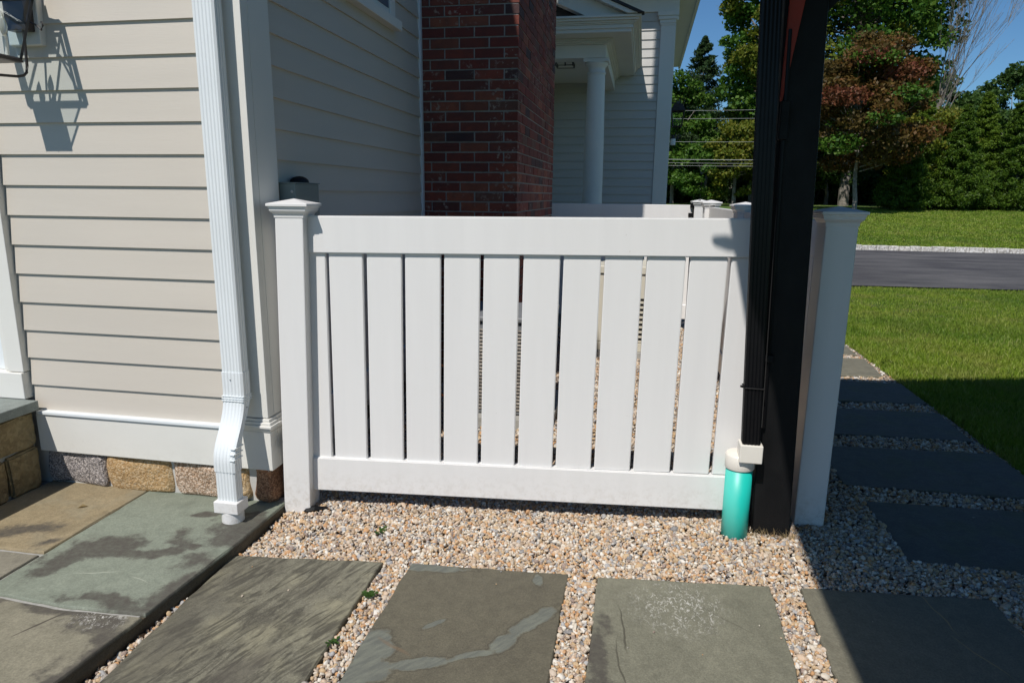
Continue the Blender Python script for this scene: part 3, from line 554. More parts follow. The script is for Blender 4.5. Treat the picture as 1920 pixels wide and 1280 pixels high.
# ------------------------------------------------------------------ wall lantern
la = empty('wall_lantern', (-2.53, 2.6, 1.9), 'bronze glass wall lantern with candle bulbs beside the door, top left', 'lantern')
lx, ly = -2.566, 2.455; zb, zr = 1.962, 2.200; hb, hx, hy = 0.060, 0.120, 0.095
c4 = [(-1, -1), (1, -1), (1, 1), (-1, 1)]
lb_ = [Vector((lx + a * hb, ly + b * hb, zb)) for a, b in c4]; lt_ = [Vector((lx + a * hx, ly + b * hy, zr)) for a, b in c4]; lr_ = [Vector((lx + a * .14, ly + b * .11, zr + .012)) for a, b in c4]; lk_ = [Vector((lx + a * .05, ly + b * .042, zr + .13)) for a, b in c4]
bm = bmesh.new()
for i in range(4): tube(bm, [lb_[i], lt_[i]], 0.0065, 4); tube(bm, [lb_[i], lb_[(i + 1) % 4]], 0.0075, 4); tube(bm, [lt_[i], lt_[(i + 1) % 4]], 0.0075, 4); tube(bm, [lr_[i], lr_[(i + 1) % 4]], 0.0115, 4); tube(bm, [lr_[i], lk_[i]], 0.0065, 4); tube(bm, [lt_[i], lr_[i]], 0.006, 4)
obj('frame', bm, M['bronze'], la)
def panes(r0, r1, par, name='glass'):
    for i in range(4):
        bm = bmesh.new(); bm.faces.new([bm.verts.new(p) for p in (r0[i], r0[(i + 1) % 4], r1[(i + 1) % 4], r1[i])]); obj(name, bm, M['glass'], par)
panes(lb_, lt_, la); panes(lr_, lk_, la, 'roof_glass')
bm = bmesh.new(); sqrings(bm, lx, ly, [(hb - .004, zb - .012), (hb + .006, zb - .010), (hb + .006, zb - .002)]); obj('base_plate', bm, M['bronze'], la)
bm = bmesh.new(); sqrings(bm, lx, ly, [(0.055, zr + .128), (0.045, zr + .135), (0.045, zr + .16), (.058, zr + .165), (.01, zr + .2)]); obj('cap', bm, M['bronze'], la)
bm = bmesh.new(); box(bm, -2.60, -2.503, 2.555, 2.6015, 2.085, 2.36); obj('back_plate', bm, M['bronze'], la, 0.003)
bm = bmesh.new(); tube(bm, [(lx, ly, zr + .15), (lx, 2.57, zr + .10)], 0.012, 6); obj('arm', bm, M['bronze'], la)
bm = bmesh.new(); tube(bm, [(-2.53, 2.572, 2.10), (-2.53, 2.566, 1.95), (-2.53, 2.560, 1.922), (-2.53, 2.545, 1.908), (-2.535, 2.52, 1.900), (-2.552, 2.45, 1.895), (-2.558, 2.43, 1.90), (-2.562, 2.43, 1.92), (-2.566, 2.44, 1.952)], 0.0055, 8); obj('scroll', bm, M['bronze'], la)
bm = bmesh.new(); tube(bm, [(-2.503, 2.57, 2.12), (-2.45, 2.556, 2.10), (-2.425, 2.55, 2.08), (-2.41, 2.545, 2.095), (-2.42, 2.55, 2.11)], 0.004, 6); obj('hook', bm, M['bronze'], la)
for (ax, ay) in ((-.035, .01), (.03, .03), (0, -.03)):
    bm = bmesh.new(); lathe(bm, (lx + ax, ly + ay, zb + .004), [(0.009, 0), (0.009, 0.075), (0.010, 0.08)], 12); cn = obj('candle', bm, M['collar'], la)
    bm = bmesh.new(); lathe(bm, (lx + ax, ly + ay, zb + .085), [(0.006, 0), (0.013, 0.02), (0.015, 0.035), (0.010, 0.06), (0.002, 0.085)], 14); obj('bulb', bm, M['bulb'], cn, smooth=True)

# ------------------------------------------------------------------ white fence
TH = math.radians(6.0); FD = Vector((math.cos(TH), math.sin(TH), 0)); FN = Vector((-math.sin(TH), math.cos(TH), 0)); FP = Vector((-1.547, 2.642, 0))
def F(v, lean=0.013): return FP + FD * (v.x + lean * v.z) + FN * v.y + Vector((0, 0, v.z))
def fence_post(x, y, ang, h=1.345, s=0.127, lean=(0, 0), label='', z0=-0.05, ptr=True):
    e = empty('fence_post', (x, y, 0), label, 'fence post', 'white fence posts with pyramid caps')
    ux = (math.cos(ang), math.sin(ang)); uy = (-math.sin(ang), math.cos(ang)); f = lambda v: Vector((v.x + lean[0] * v.z, v.y + lean[1] * v.z, v.z)); r = s / 2
    bm = bmesh.new(); sqrings(bm, x, y, [(r, z0), (r, h)], f, ux, uy); obj('shaft', bm, M['vinyl'], e, 0.005)
    bm = bmesh.new(); sqrings(bm, x, y, [(r + .002, h - .012), (r + .003, h), (r + .006, h + .006), (r + .013, h + .012), (r + .0165, h + .018), (r + .0165, h + .026), (r + .0195, h + .0265), (r + .0195, h + .034), (r + .0255, h + .0345), (r + .0265, h + .036), (r + .0265, h + .046), (.002, h + .066)], f, ux, uy)
    obj('cap', bm, M['vinyl'], e, 0.0012); return e
pc = FP + FD * 0.0625 + FN * 0.0635
lean = (0.031, 0.0)
fence_post(pc.x, pc.y, TH, 1.357, 0.122, lean, 'white vinyl fence post by the house corner, with the cap below the electrical box')
fence_post(0.785, 3.017, 0.04, 1.350, 0.125, (0.002, 0), 'white vinyl fence post in shade, right of the black post')
fence_post(0.685, 4.90, 0.06, 1.350, 0.127, (0, 0), 'white vinyl fence post showing its cap just left of the black downspout')
fence_post(0.632, 6.75, 0.06, 1.352, 0.127, (0, 0), 'white vinyl fence post behind, right of the black gate latch')
fence_post(0.600, 7.62, 0.06, 1.352, 0.127, (0, 0), 'farthest white vinyl fence post, directly behind the gate latch')
# front panel
fp = empty('picket_fence', (0 - .5, 2.8, 0), 'white vinyl picket fence panel with wide boards, filling the centre', 'fence panel', 'white picket panels')
gt = [0.2205, 0.3845, 0.5515, 0.7205, 0.8895, 1.0555, 1.2245, 1.3955, 1.5675, 1.741, 1.909]
def tr(x): return 0.0065 * (x - 0.17)
def br_(x): return -0.006 * (x - 0.15)
def bend(bm, f):
    for v in bm.verts: v.co = f(v.co)
def rail(x0, x1, z0, z1, k, mat, name, y0=0.048, y1=0.096, par=fp, seg=12):
    bm = bmesh.new(); box(bm, x0, x1, y0, y1, z0, z1); bmesh.ops.bevel(bm, geom=bm.edges[:], offset=0.0045, segments=2, affect='EDGES')
    bmesh.ops.bisect_plane(bm, geom=bm.verts[:] + bm.edges[:] + bm.faces[:], plane_co=((x0 + x1) / 2, 0, 0), plane_no=(1, 0, 0))
    for v in bm.verts: v.co = F(Vector((v.co.x, v.co.y, v.co.z + k(v.co.x))))
    return obj(name, bm, mat, par)
rail(0.120, 2.084, 1.196, 1.353, tr, M['vinyl'], 'top_rail'); rail(0.115, 2.090, 0.110, 0.270, br_, M['vinyl'], 'bottom_rail')
edges = [0.112] + gt + [2.066]
for i in range(len(edges) - 1):
    a = edges[i] + (0.008 if i else 0); b = edges[i + 1] - (0.008 if i < len(edges) - 2 else 0); bm = bmesh.new(); box(bm, a, b, 0.061, 0.083, 0.262, 1.205)
    bmesh.ops.bevel(bm, geom=bm.edges[:], offset=0.003, segments=2, affect='EDGES'); jz = random.uniform(-.001, .001)
    for v in bm.verts: v.co = F(Vector((v.co.x + jz * v.co.z, v.co.y, v.co.z)), 0.014)
    obj('picket', bm, M['vinyl'], fp)
def panel(p0, p1, n, label, name='picket_fence', group='white picket panels', z0=0.11, h=1.353, cat='fence panel'):
    p0 = Vector((*p0, 0)); p1 = Vector((*p1, 0)); L = (p1 - p0).length; d = (p1 - p0) / L; nn = Vector((-d.y, d.x, 0)); e = empty(name, ((p0 + p1) / 2), label, cat, group)
    g = lambda v: p0 + d * v.x + nn * v.y + Vector((0, 0, v.z))
    obj('top_rail', B(0, L, -.024, .024, h - .157, h, f=g), M['vinyl'], e, 0.004); obj('bottom_rail', B(0, L, -.024, .024, z0, z0 + .158, f=g), M['vinyl'], e, 0.004)
    w = L / n
    for i in range(n): obj('picket', B(i * w + (.007 if i else 0.001), (i + 1) * w - (.007 if i < n - 1 else .001), -.011, .011, z0 + .15, h - .15, f=g), M['vinyl'], e, 0.002)
    return e
panel((0.782, 3.085), (0.692, 4.832), 11, 'white picket panel of the side fence, nearer one behind the black post')
panel((0.680, 4.968), (0.636, 6.682), 11, 'white picket panel of the side fence, farther one leading to the gate latch')
gate = panel((-1.58, 7.66), (0.525, 7.66), 13, 'white picket gate panel closing the yard beyond the front fence', 'fence_gate', 'white picket panels', 0.12, 1.358, 'gate')
bm = bmesh.new(); box(bm, 0.50, 0.545, 7.60, 7.634, 1.33, 1.375); box(bm, 0.525, 0.56, 7.585, 7.63, 1.20, 1.39); box(bm, 0.485, 0.53, 7.595, 7.634, 1.235, 1.275); tube(bm, [(0.50, 7.60, 1.24), (0.495, 7.56, 1.17), (0.52, 7.58, 1.10)], 0.007, 6); tube(bm, [(0.54, 7.58, 1.39), (0.60, 7.56, 1.41)], 0.008, 6)
obj('latch', bm, M['black'], gate, 0.003)
bm = bmesh.new(); box(bm, 0.62, 0.66, 6.672, 6.69, 1.28, 1.38); box(bm, 0.60, 0.64, 6.67, 6.686, 1.22, 1.25); hg = obj('hinge', bm, M['black'], gate, 0.002)

# ------------------------------------------------------------------ black post, downspout, drain pipe
cp = empty('carport', (0.6, 2.9, 0), 'black timber carport with a thick corner post at the fence end', 'carport')
def PB(v): return Vector((v.x - 0.026 * v.z, v.y, v.z))
bm = B(0.533, 0.684, 2.832, 2.985, -0.05, 2.93, f=PB); obj('post', bm, M['black'], cp, 0.006)
for (x, y) in ((4.9, 2.9), (0.6, -2.6), (4.9, -2.6)): obj('post', B(x, x + .15, y, y + .15, -.05, 2.93), M['black'], cp, 0.006)
bm = bmesh.new(); v = [(0.58, 2.11), (0.63, 2.11), (1.25, 2.79), (1.10, 2.79), (0.58, 2.25)]
loft(bm, [[Vector((x, y, z)) for x, z in v] for y in (2.86, 2.955)]); obj('brace', bm, M['black'], cp, 0.004)
bm = bmesh.new(); v = [(0.487, 1.80), (0.494, 1.80), (0.545, 2.16), (0.640, 2.85), (0.56, 2.85), (0.490, 2.16)]
loft(bm, [[Vector((x, y, z)) for x, z in v] for y in (2.812, 2.828)]); obj('red_board', bm, M['red'], cp, 0.001)
obj('beam', B(0.30, 5.1, 2.84, 2.97, 2.80, 3.0), M['black'], cp, 0.004)
bm = bmesh.new(); zt = 3.02; P = [(0.012, -3.2), (0.012, 1.2), (-0.045, 1.45), (-0.045, 3.60), (1.2, 3.62), (3.4, 4.2), (6.5, 5.2), (6.5, -3.2)]
loft(bm, [[Vector((x, y, z)) for x, y in P] for z in (zt, zt + 0.12)]); obj('roof', bm, M['roof'], cp)
bm = bmesh.new(); lathe(bm, (0, 0, 0), [(0.003, -.085), (0.012, -.075), (.018, -.03), (.018, .03)], 12)
for v in bm.verts: v.co = Vector((-0.05 + v.co.z, 1.64 + v.co.y, 3.05 + v.co.x))
obj('gutter_shadow_stub', bm, M['black_gloss'], cp)  # unseen stub, added and shaped to cast a rounded shadow on the rail
bd = empty('black_downspout', (0.48, 2.78, 0.4), 'black ribbed downspout strapped beside the black post', 'downspout')
def DB(x, y, z): return (x - 0.038 * (z - 0.45), y, z)
bm = bmesh.new(); pr2 = ribbed(0.070, 0.055, 4, 0.0025); sweep(bm, pr2, [(DB(0.484, 2.783, z), 0) for z in (0.43, 1.2, 2.0, 2.75)]); obj('pipe', bm, M['black_gloss'], bd)
bm = bmesh.new(); sx = DB(0.484, 2.783, 0.70); tube(bm, [(sx[0] - .038, 2.752, .702), (sx[0] + .038, 2.752, .700), (sx[0] + .038, 2.812, .700), (sx[0] - .038, 2.812, .702), (sx[0] - .038, 2.752, .702)], 0.003, 6); tube(bm, [(sx[0] - .039, 2.76, .704), (sx[0] - .052, 2.755, .708)], 0.005, 6); obj('strap', bm, M['black'], bd)
bm = bmesh.new(); tube(bm, [(0.392, 2.783, 2.72), (0.40, 2.6, 2.86), (0.2, 2.2, 2.95), (0.0, 1.95, 3.0)], 0.035, 8); obj('elbow', bm, M['black_gloss'], bd)
cd = empty('conduit', (0.52, 2.81, 0.5), 'thin black conduit running down the face of the black post', 'conduit')
bm = bmesh.new(); tube(bm, [(0.5, 2.815, 2.05), (0.506, 2.815, 1.75), (0.525, 2.815, 0.95), (0.535, 2.818, 0.52)], 0.008, 8); obj('pipe', bm, M['black_gloss'], cd)
obj('clip', B(0.490, 0.522, 2.80, 2.832, 1.66, 1.80), M['black'], cd, 0.003); obj('clip', B(0.52, 0.548, 2.80, 2.83, 0.80, 0.83), M['black'], cd, 0.003)
dp = empty('drain_pipe', (0.455, 2.825, 0), 'teal plastic drain pipe with ivory collar under the black downspout', 'drain pipe')
bm = bmesh.new(); lathe(bm, (0, 0, -0.05), [(0.0545, 0), (0.0545, 0.395)], 48)
me = bpy.data.meshes.new('pipe'); bmesh.ops.recalc_face_normals(bm, faces=bm.faces[:]); bm.to_mesh(me); bm.free(); me.materials.append(M['teal'])
o = bpy.data.objects.new('pipe', me); link(o, dp); [setattr(p, 'use_smooth', abs(p.normal.z) < .5) for p in me.polygons]
bm = bmesh.new(); lathe(bm, (0.455, 2.825, 0.337), [(0.0585, 0), (0.0600, 0.003), (0.0600, 0.058), (0.056, 0.064), (0.02, 0.067)], 48); cl = obj('collar', bm, M['collar'], dp)
for p in cl.data.polygons: p.use_smooth = abs(p.normal.z) < .5
bm = bmesh.new(); box(bm, 0.440, 0.530, 2.747, 2.826, 0.385, 0.462); obj('adapter_socket', bm, M['collar'], dp, 0.004)

# ------------------------------------------------------------------ equipment behind the fence
gn = empty('generator', (-0.05, 6.4, 0), 'beige steel generator cabinet with louvres seen through the fence gaps', 'generator')
gx0, gx1, gy0 = -0.46, 0.18, 6.15
obj('cabinet', B(gx0, gx1, gy0, gy0 + .65, 0.14, 0.76), M['beige_metal'], gn, 0.006); obj('lid', B(gx0 - .015, gx1 + .015, gy0 - .015, gy0 + .665, 0.765, 0.835), M['beige_metal'], gn, 0.008); obj('plinth', B(gx0 - .02, gx1 + .02, gy0 - .02, gy0 + .67, -.02, 0.055), M['mortar'], gn, 0.006); obj('base', B(gx0, gx1, gy0 - .004, gy0 + .65, 0.058, 0.136), M['beige_metal'], gn, 0.003)
bm = bmesh.new()
for i in range(9): box(bm, -0.10, 0.14, gy0 - .004, gy0 + .002, 0.17 + i * .045, 0.188 + i * .045)
obj('louvre', bm, M['black'], gn)
ac = empty('air_conditioner', (-0.85, 4.35, 0), 'dark grey slatted air conditioning unit beside the chimney, seen through fence gaps', 'air conditioner')
obj('cabinet', B(-1.12, -0.56, 4.12, 4.70, 0.06, 0.66), M['grey_metal'], ac, 0.01); obj('top_cover', B(-1.14, -0.54, 4.10, 4.72, 0.665, 0.70), M['grey_metal'], ac, 0.01); obj('pad', B(-1.2, -0.5, 4.05, 4.78, -.02, 0.055), M['mortar'], ac, 0.006)
bm = bmesh.new()
for i in range(24): box(bm, -1.10, -0.58, 4.112, 4.119, 0.09 + i * .0225, 0.099 + i * .0225)
obj('grille', bm, M['bark_pale'], ac)
oc = empty('orange_cord', (-1.25, 4.0, 0.3), 'coiled orange cord seen through a fence gap', 'cord')
bm = bmesh.new()
for k in range(3): tube(bm, [(-1.22 + .13 * math.cos(a), 4.0 + .03 * k, .30 + .10 * math.sin(a) - .01 * k) for a in [i * math.pi / 10 for i in range(21)]], 0.007, 6)
obj('coil', bm, M['orange'], oc)

# ------------------------------------------------------------------ porch wing
wg = empty('porch_wing', (-1, 11.55, 0), 'shaded clapboard wing with a white columned porch beyond the chimney', 'house')
WY = 11.55
bm = bmesh.new(); clap(bm, (-8.8, WY, 0), (0.16, WY, 0), (0, -1, 0), 0.42, 4.22, 0.131, 0.018); clap(bm, (0.355, WY, 0), (0.355, 17.5, 0), (1, 0, 0), 0.42, 4.22); obj('wall', bm, M['siding_grey'], wg)
obj('wall_core', B(-8.8, 0.35, WY + .004, 17.5, 0, 4.2), M['siding_grey'], wg)
bm = bmesh.new(); box(bm, 0.145, 0.345, WY - .03, WY + .02, 0.2, 4.05); box(bm, 0.345, 0.372, WY - .018, WY + .2, 0.2, 4.2); obj('corner_board', bm, M['trim'], wg, 0.004)
bm = bmesh.new()
for r, z0, z1 in ((.012, 4.02, 4.05), (.022, 4.05, 4.10), (.04, 4.10, 4.15), (.055, 4.15, 4.215)): box(bm, 0.145 - r, 0.345 + r, WY - .03 - r, WY, z0, z1)
obj('capital', bm, M['trim'], wg, 0.003)
obj('frieze_board', B(-8.9, 0.40, WY - .034, WY, 4.218, 4.56), M['trim'], wg); obj('side_frieze', B(0.372, 0.41, WY, 18.0, 4.10, 4.56), M['trim'], wg)
bm = bmesh.new(); box(bm, -8.9, 0.70, WY - .36, 18.3, 4.562, 4.60); obj('soffit', bm, M['trim'], wg)
bm = bmesh.new(); box(bm, -8.9, 0.72, WY - .40, WY - .362, 4.52, 4.72); box(bm, 0.702, 0.75, WY - .40, 18.35, 4.525, 4.72); obj('fascia', bm, M['trim'], wg, 0.006)
bm = bmesh.new(); loft(bm, [[Vector((x, y, z)) for x, y, z in ((-8.9, 11.12, 4.725), (0.80, 11.12, 4.725), (0.80, 18.4, 4.725), (-8.9, 18.4, 4.725))], [Vector((x, y, z)) for x, y, z in ((-8.9, 14.6, 6.6), (-2.6, 14.6, 6.6), (-2.6, 15.0, 6.6), (-8.9, 15.0, 6.6))]]); obj('roof', bm, M['roof'], wg)
# porch
po = empty('porch', (-1.6, 9.2, 0), 'white porch with moulded cornice standing against the shaded wing', 'porch')
bx = -0.525; by = 8.86; pl = -3.2
bm = bmesh.new(); box(bm, pl, bx, by, by + .24, 3.085, 3.235); box(bm, bx - .24, bx - .001, by + .242, WY - .02, 3.085, 3.235); obj('beam', bm, M['trim'], po, 0.004)
bm = bmesh.new()
for r, z0, z1 in ((.02, 3.236, 3.252), (.045, 3.252, 3.272), (.075, 3.272, 3.292)):
    box(bm, pl, bx + r, by - r, by + .24, z0, z1); box(bm, bx - .22, bx + r - .001, by + .242, WY - .02, z0, z1)
obj('bed_moulding', bm, M['trim'], po, 0.003)
obj('ceiling', B(pl, bx - .245, by + .245, WY - .02, 3.20, 3.23), M['trim'], po)
obj('soffit', B(pl, -0.225, 8.50, WY - .02, 3.294, 3.33), M['trim'], po)
bm = bmesh.new()
for r, z0, z1 in ((.0, 3.331, 3.372), (.018, 3.372, 3.385), (.035, 3.385, 3.405), (.065, 3.405, 3.430), (.09, 3.430, 3.455)):
    box(bm, pl, -0.205 + r, 8.48 - r, 8.9, z0, z1); box(bm, -0.5, -0.205 + r - .001, 8.902, WY - .02, z0, z1)
obj('cornice', bm, M['trim'], po, 0.003)
# low pediment: raking cornice, tympanum
def rake(name, y0, y1, a, b, mat):
    bm = bmesh.new(); x0, z0 = -0.16, 3.46; s = 0.45
    Q = [(x0 - a / s, z0), (x0 - b / s, z0), (-1.9, z0 + (x0 + 1.9) * s - b), (-1.9, z0 + (x0 + 1.9) * s - a)]
    Q += [(-3.4, z0 - b + .02), (-3.4, z0 - a + .02)] if False else []
    loft(bm, [[Vector((x, y, z)) for x, z in Q] for y in (y0, y1)]); return obj(name, bm, mat, po, 0.003)
rake('raking_cornice', 8.36, 8.62, 0.0, 0.05, M['trim']); rake('raking_board', 8.46, 8.64, 0.052, 0.26, M['trim']); rake('raking_edge', 8.34, 8.5, -0.035, -0.002, M['roof'])
bm = bmesh.new(); loft(bm, [[Vector((x, y, z)) for x, z in ((-.75, 3.458), (-1.9, 4.0), (-3.2, 3.458))] for y in (8.66, 8.70)]); obj('tympanum', bm, M['roof'], po)
bm = bmesh.new(); loft(bm, [[Vector((x, y, z)) for x, z in ((-.15, 3.46), (-1.9, 4.25), (-3.3, 3.46))] for y in (8.71, 11.4)]); obj('roof', bm, M['roof'], po)
bm = bmesh.new(); lathe(bm, (-0.642, 8.98, 0.0), [(0.155, .38), (0.155, .42), (.135, .44), (0.128, 0.46), (0.126, 1.2), (0.122, 2.0), (0.108, 2.90), (0.108, 2.905), (0.118, 2.91), (0.118, 2.925), (0.108, 2.93), (0.108, 2.985), (0.125, 3.0), (0.142, 3.03), (0.142, 3.04)], 40)
c_ = obj('column', bm, M['trim'], po, smooth=True)
bm = B(-0.642 - .155, -0.642 + .155, 8.98 - .115, 8.98 + .155, 3.042, 3.083); obj('column_capital', bm, M['trim'], c_, 0.004)
obj('porch_floor', B(pl, -0.3, 8.6, WY - .02, 0.0, 0.38), M['mortar'], po)
cl_ = empty('ceiling_lamp', (-1.1, 9.6, 3.15), 'small black iron lamp under the porch ceiling beside the chimney', 'lamp')
bm = bmesh.new(); lxx, lyy = -1.105, 9.6
for z in (3.115, 3.155): box(bm, lxx - .12, lxx + .12, lyy - .12, lyy - .105, z, z + .008); box(bm, lxx - .12, lxx + .12, lyy + .105, lyy + .12, z, z + .008); box(bm, lxx - .12, lxx - .105, lyy - .104, lyy + .104, z, z + .008); box(bm, lxx + .105, lxx + .12, lyy - .104, lyy + .104, z, z + .008)
for a, b in c4: box(bm, lxx + a * .112 - .006, lxx + a * .112 + .006, lyy + b * .1125 - .006, lyy + b * .1125 + .006, 3.1235, 3.1545)
tube(bm, [(lxx, lyy, 3.13), (lxx, lyy, 3.199)], .01, 6); obj('ring', bm, M['bronze'], cl_)
# far lantern
l2 = empty('wall_lantern', (0.5, 13, 2.6), 'black glass lantern hanging on the far wing corner against the trees', 'lantern')
bm = bmesh.new(); fx, fy = 0.535, 13.0; A0 = [Vector((fx + a * .075, fy + b * .075, 2.66)) for a, b in c4]; A1 = [Vector((fx + a * .11, fy + b * .11, 2.92)) for a, b in c4]
for i in range(4): tube(bm, [A0[i], A1[i]], .010, 4); tube(bm, [A0[i], A0[(i + 1) % 4]], .012, 4); tube(bm, [A1[i], A1[(i + 1) % 4]], .012, 4)
obj('frame', bm, M['bronze'], l2)
bm = bmesh.new(); sqrings(bm, fx, fy, [(.13, 2.925), (.125, 2.935), (.07, 3.04), (.03, 3.05), (.03, 3.09)]); obj('hood', bm, M['bronze'], l2)
panes(A0, A1, l2)
bm = bmesh.new(); tube(bm, [(fx, fy, 2.66), (fx - .02, fy, 2.5), (0.40, fy, 2.44), (0.375, fy, 2.46)], .012, 6); obj('bracket', bm, M['bronze'], l2); bm = bmesh.new(); tube(bm, [(fx, fy, 3.06), (0.375, fy, 3.06)], .012, 6); obj('bracket', bm, M['bronze'], l2)
s2 = empty('security_light', (0.47, 12.9, 2.4), 'small white cylindrical light below the far lantern', 'light')
bm = bmesh.new(); lathe(bm, (0.475, 12.9, 2.335), [(.04, 0), (.045, .01), (.045, .10), (.04, .11)], 16); obj('body', bm, M['vinyl'], s2, smooth=False)
bm = bmesh.new(); lathe(bm, (0.475, 12.9, 2.447), [(.05, 0), (.05, .015), (.015, .03), (.012, .06)], 16); tube(bm, [(0.475, 12.9, 2.5), (0.375, 12.9, 2.5)], .01, 6); obj('cap', bm, M['bronze'], s2)

# ------------------------------------------------------------------ trees
def leaves(centers, size, up=0.35, aspect=0.7):
    n = len(centers); a = RNG.normal(size=(n, 3)); nrm = RNG.normal(size=(n, 3)); nrm[:, 2] += up * 2.2; nrm /= np.linalg.norm(nrm, axis=1)[:, None]
    u = np.cross(nrm, a); u /= np.linalg.norm(u, axis=1)[:, None] + 1e-9; v = np.cross(nrm, u); s = size * RNG.uniform(0.6, 1.35, n)[:, None]
    V = np.stack([centers - u * s * 0.5, centers - v * s * 0.5 * aspect, centers + u * s * 0.5, centers + v * s * 0.5 * aspect], 1).reshape(-1, 3)
    F_ = np.arange(4 * n).reshape(n, 4); return V, F_
def limb(bm, p0, p1, r0, r1, wob=0.08, n=6, k=5):
    p0 = Vector(p0); p1 = Vector(p1); L = (p1 - p0).length; pts = []
    for i in range(k + 1):
        t_ = i / k; q = p0.lerp(p1, t_)
        if 0 < i < k: q += Vector((random.uniform(-1, 1), random.uniform(-1, 1), random.uniform(-.5, .5))) * wob * L * .35
        pts.append(q)
    tube(bm, pts, [r0 + (r1 - r0) * i / k for i in range(k + 1)], n); return pts
def broadleaf(name, x, y, H, R, base, mat, label, group, nleaf=16000, nclump=70, size=0.2, bark='bark', bare=0.0, trunk=None, flat=0.55, tr_r=0.18, seed=1, twolabel=None, second=None, layers=False):
    random.seed(seed); global RNG; RNG = np.random.default_rng(seed); z0 = float(ground_z(x, y)) - .05; e = empty(name, (x, y, z0), label, 'tree', group)
    th = trunk if trunk else base + (H - base) * .45; bm = bmesh.new(); limb(bm, (x, y, z0 - .1), (x + random.uniform(-.3, .3), y, z0 + th), tr_r, tr_r * .5, .06, 9)
    cz = z0 + (base + H) / 2; hz = (H - base) / 2; cl = []
    tries = 0
    while len(cl) < nclump and tries < 5000:
        tries += 1; p = RNG.normal(size=3); p /= np.linalg.norm(p); rr = RNG.uniform(.35, 1.0) ** .5; zz = p[2] * rr; wid = 1.0 if zz < 0.1 else 1 - .35 * zz
        cl.append(np.array([x + p[0] * rr * R * wid, y + p[1] * rr * R * wid, cz + zz * hz]))
    cl = np.array(cl)
    for c in cl[::3]: limb(bm, (x, y, z0 + max(base * .8, min(th, c[2] - z0 - .2 * R))), c, tr_r * .28, .015, .12, 5, 4)
    obj('trunk', bm, M[bark], e)
    cs = R * RNG.uniform(.16, .34, len(cl)); per = RNG.dirichlet(cs ** 2 * 30 + .3) if False else (cs ** 2 / (cs ** 2).sum()); ids = RNG.choice(len(cl), nleaf, p=per)
    d = RNG.normal(size=(nleaf, 3)); d /= np.linalg.norm(d, axis=1)[:, None]; rad = cs[ids][:, None] * RNG.uniform(.25, 1.0, (nleaf, 1)) ** .45
    d[:, 2] *= flat; P_ = cl[ids] + d * rad * 1.15
    P_ += RNG.normal(scale=.05, size=P_.shape)
    if second is not None:
        who = RNG.uniform(0, 1, len(cl))[ids]; lo = 0.0
        for mt_, fr in (second if isinstance(second, list) else [second]):
            sel = (who >= lo) & (who < lo + fr); lo += fr; V, F_ = leaves(P_[sel], size); npmesh('crown', V, F_, M[mt_], e)
        V, F_ = leaves(P_[who >= lo], size); npmesh('crown', V, F_, M[mat], e); return e
    V, F_ = leaves(P_, size); npmesh('crown', V, F_, M[mat], e); return e
def conifer(name, x, y, H, R, mat, label, group, nleaf=16000, seed=1, base=0.0, size=0.16, droop=0.25, dens=26, power=0.9, bushy=1.0, cat='tree'):
    random.seed(seed); rng = np.random.default_rng(seed); global RNG; RNG = rng; z0 = float(ground_z(x, y)) - .05; e = empty(name, (x, y, z0), label, cat, group)
    bm = bmesh.new(); limb(bm, (x, y, z0 - .1), (x, y, z0 + H * .97), .05 + H * .012, .01, .01, 7)
    nb = int(dens * 9); per = nleaf // nb; pts = []
    for k in range(nb):
        f = rng.uniform(0, 1) ** 1.25; z = z0 + base + (H - base) * f; L = R * (1 - f) ** power * rng.uniform(.72, 1.12) + .08; a = rng.uniform(0, 2 * math.pi)
        t_ = rng.uniform(.15, 1, per) ** .7; w_ = (1 - t_ * .55) * L * .20 * bushy + .05
        px = x + np.cos(a) * L * t_ + rng.normal(size=per) * w_ * .6; py = y + np.sin(a) * L * t_ + rng.normal(size=per) * w_ * .6; pz = z + L * (.25 * t_ - droop * t_ ** 2 * 1.5) + rng.normal(size=per) * w_ * .35
        pts.append(np.stack([px, py, np.maximum(pz, z0 + .05)], 1))
        if k % 6 == 0: limb(bm, (x, y, z), (x + math.cos(a) * L * .8, y + math.sin(a) * L * .8, z), .02 + L * .006, .006, .04, 4, 3)
    obj('trunk', bm, M['bark'], e); V, F_ = leaves(np.concatenate(pts), size, .1, .35); npmesh('crown', V, F_, M[mat], e); return e
GT = 'trees beyond the driveway'; GE = 'evergreens in a row on the far lawn'
broadleaf('maple_tree', 10.6, 40, 15.5, 4.3, 3.5, 'lf_maple', 'large green maple with a full crown behind the reddish tree', GT, 52000, 150, .22, seed=11, second=('lf_yellow', .22), tr_r=.28)
broadleaf('maple_tree', 5.7, 39, 16.5, 2.2, 1.4, 'lf_maple', 'tall narrow maple just left of the black post, against the sky', GT, 42000, 130, .21, seed=12, second=('lf_yellow', .4))
broadleaf('red_maple_tree', 9.1, 32.5, 7.3, 2.65, 1.5, 'lf_red', 'reddish brown maple right of the black post', GT, 30000, 90, .15, seed=13, second=[('lf_olive', .22), ('lf_crimson', .10), ('lf_maple', .12)], tr_r=.11, flat=.42, trunk=3.0)
broadleaf('yellow_green_tree', 13.0, 36.5, 4.9, 2.0, 1.2, 'lf_yellow', 'small yellow-green tree between the reddish maple and the evergreens', GT, 12000, 45, .15, seed=14, flat=.4, tr_r=.09)
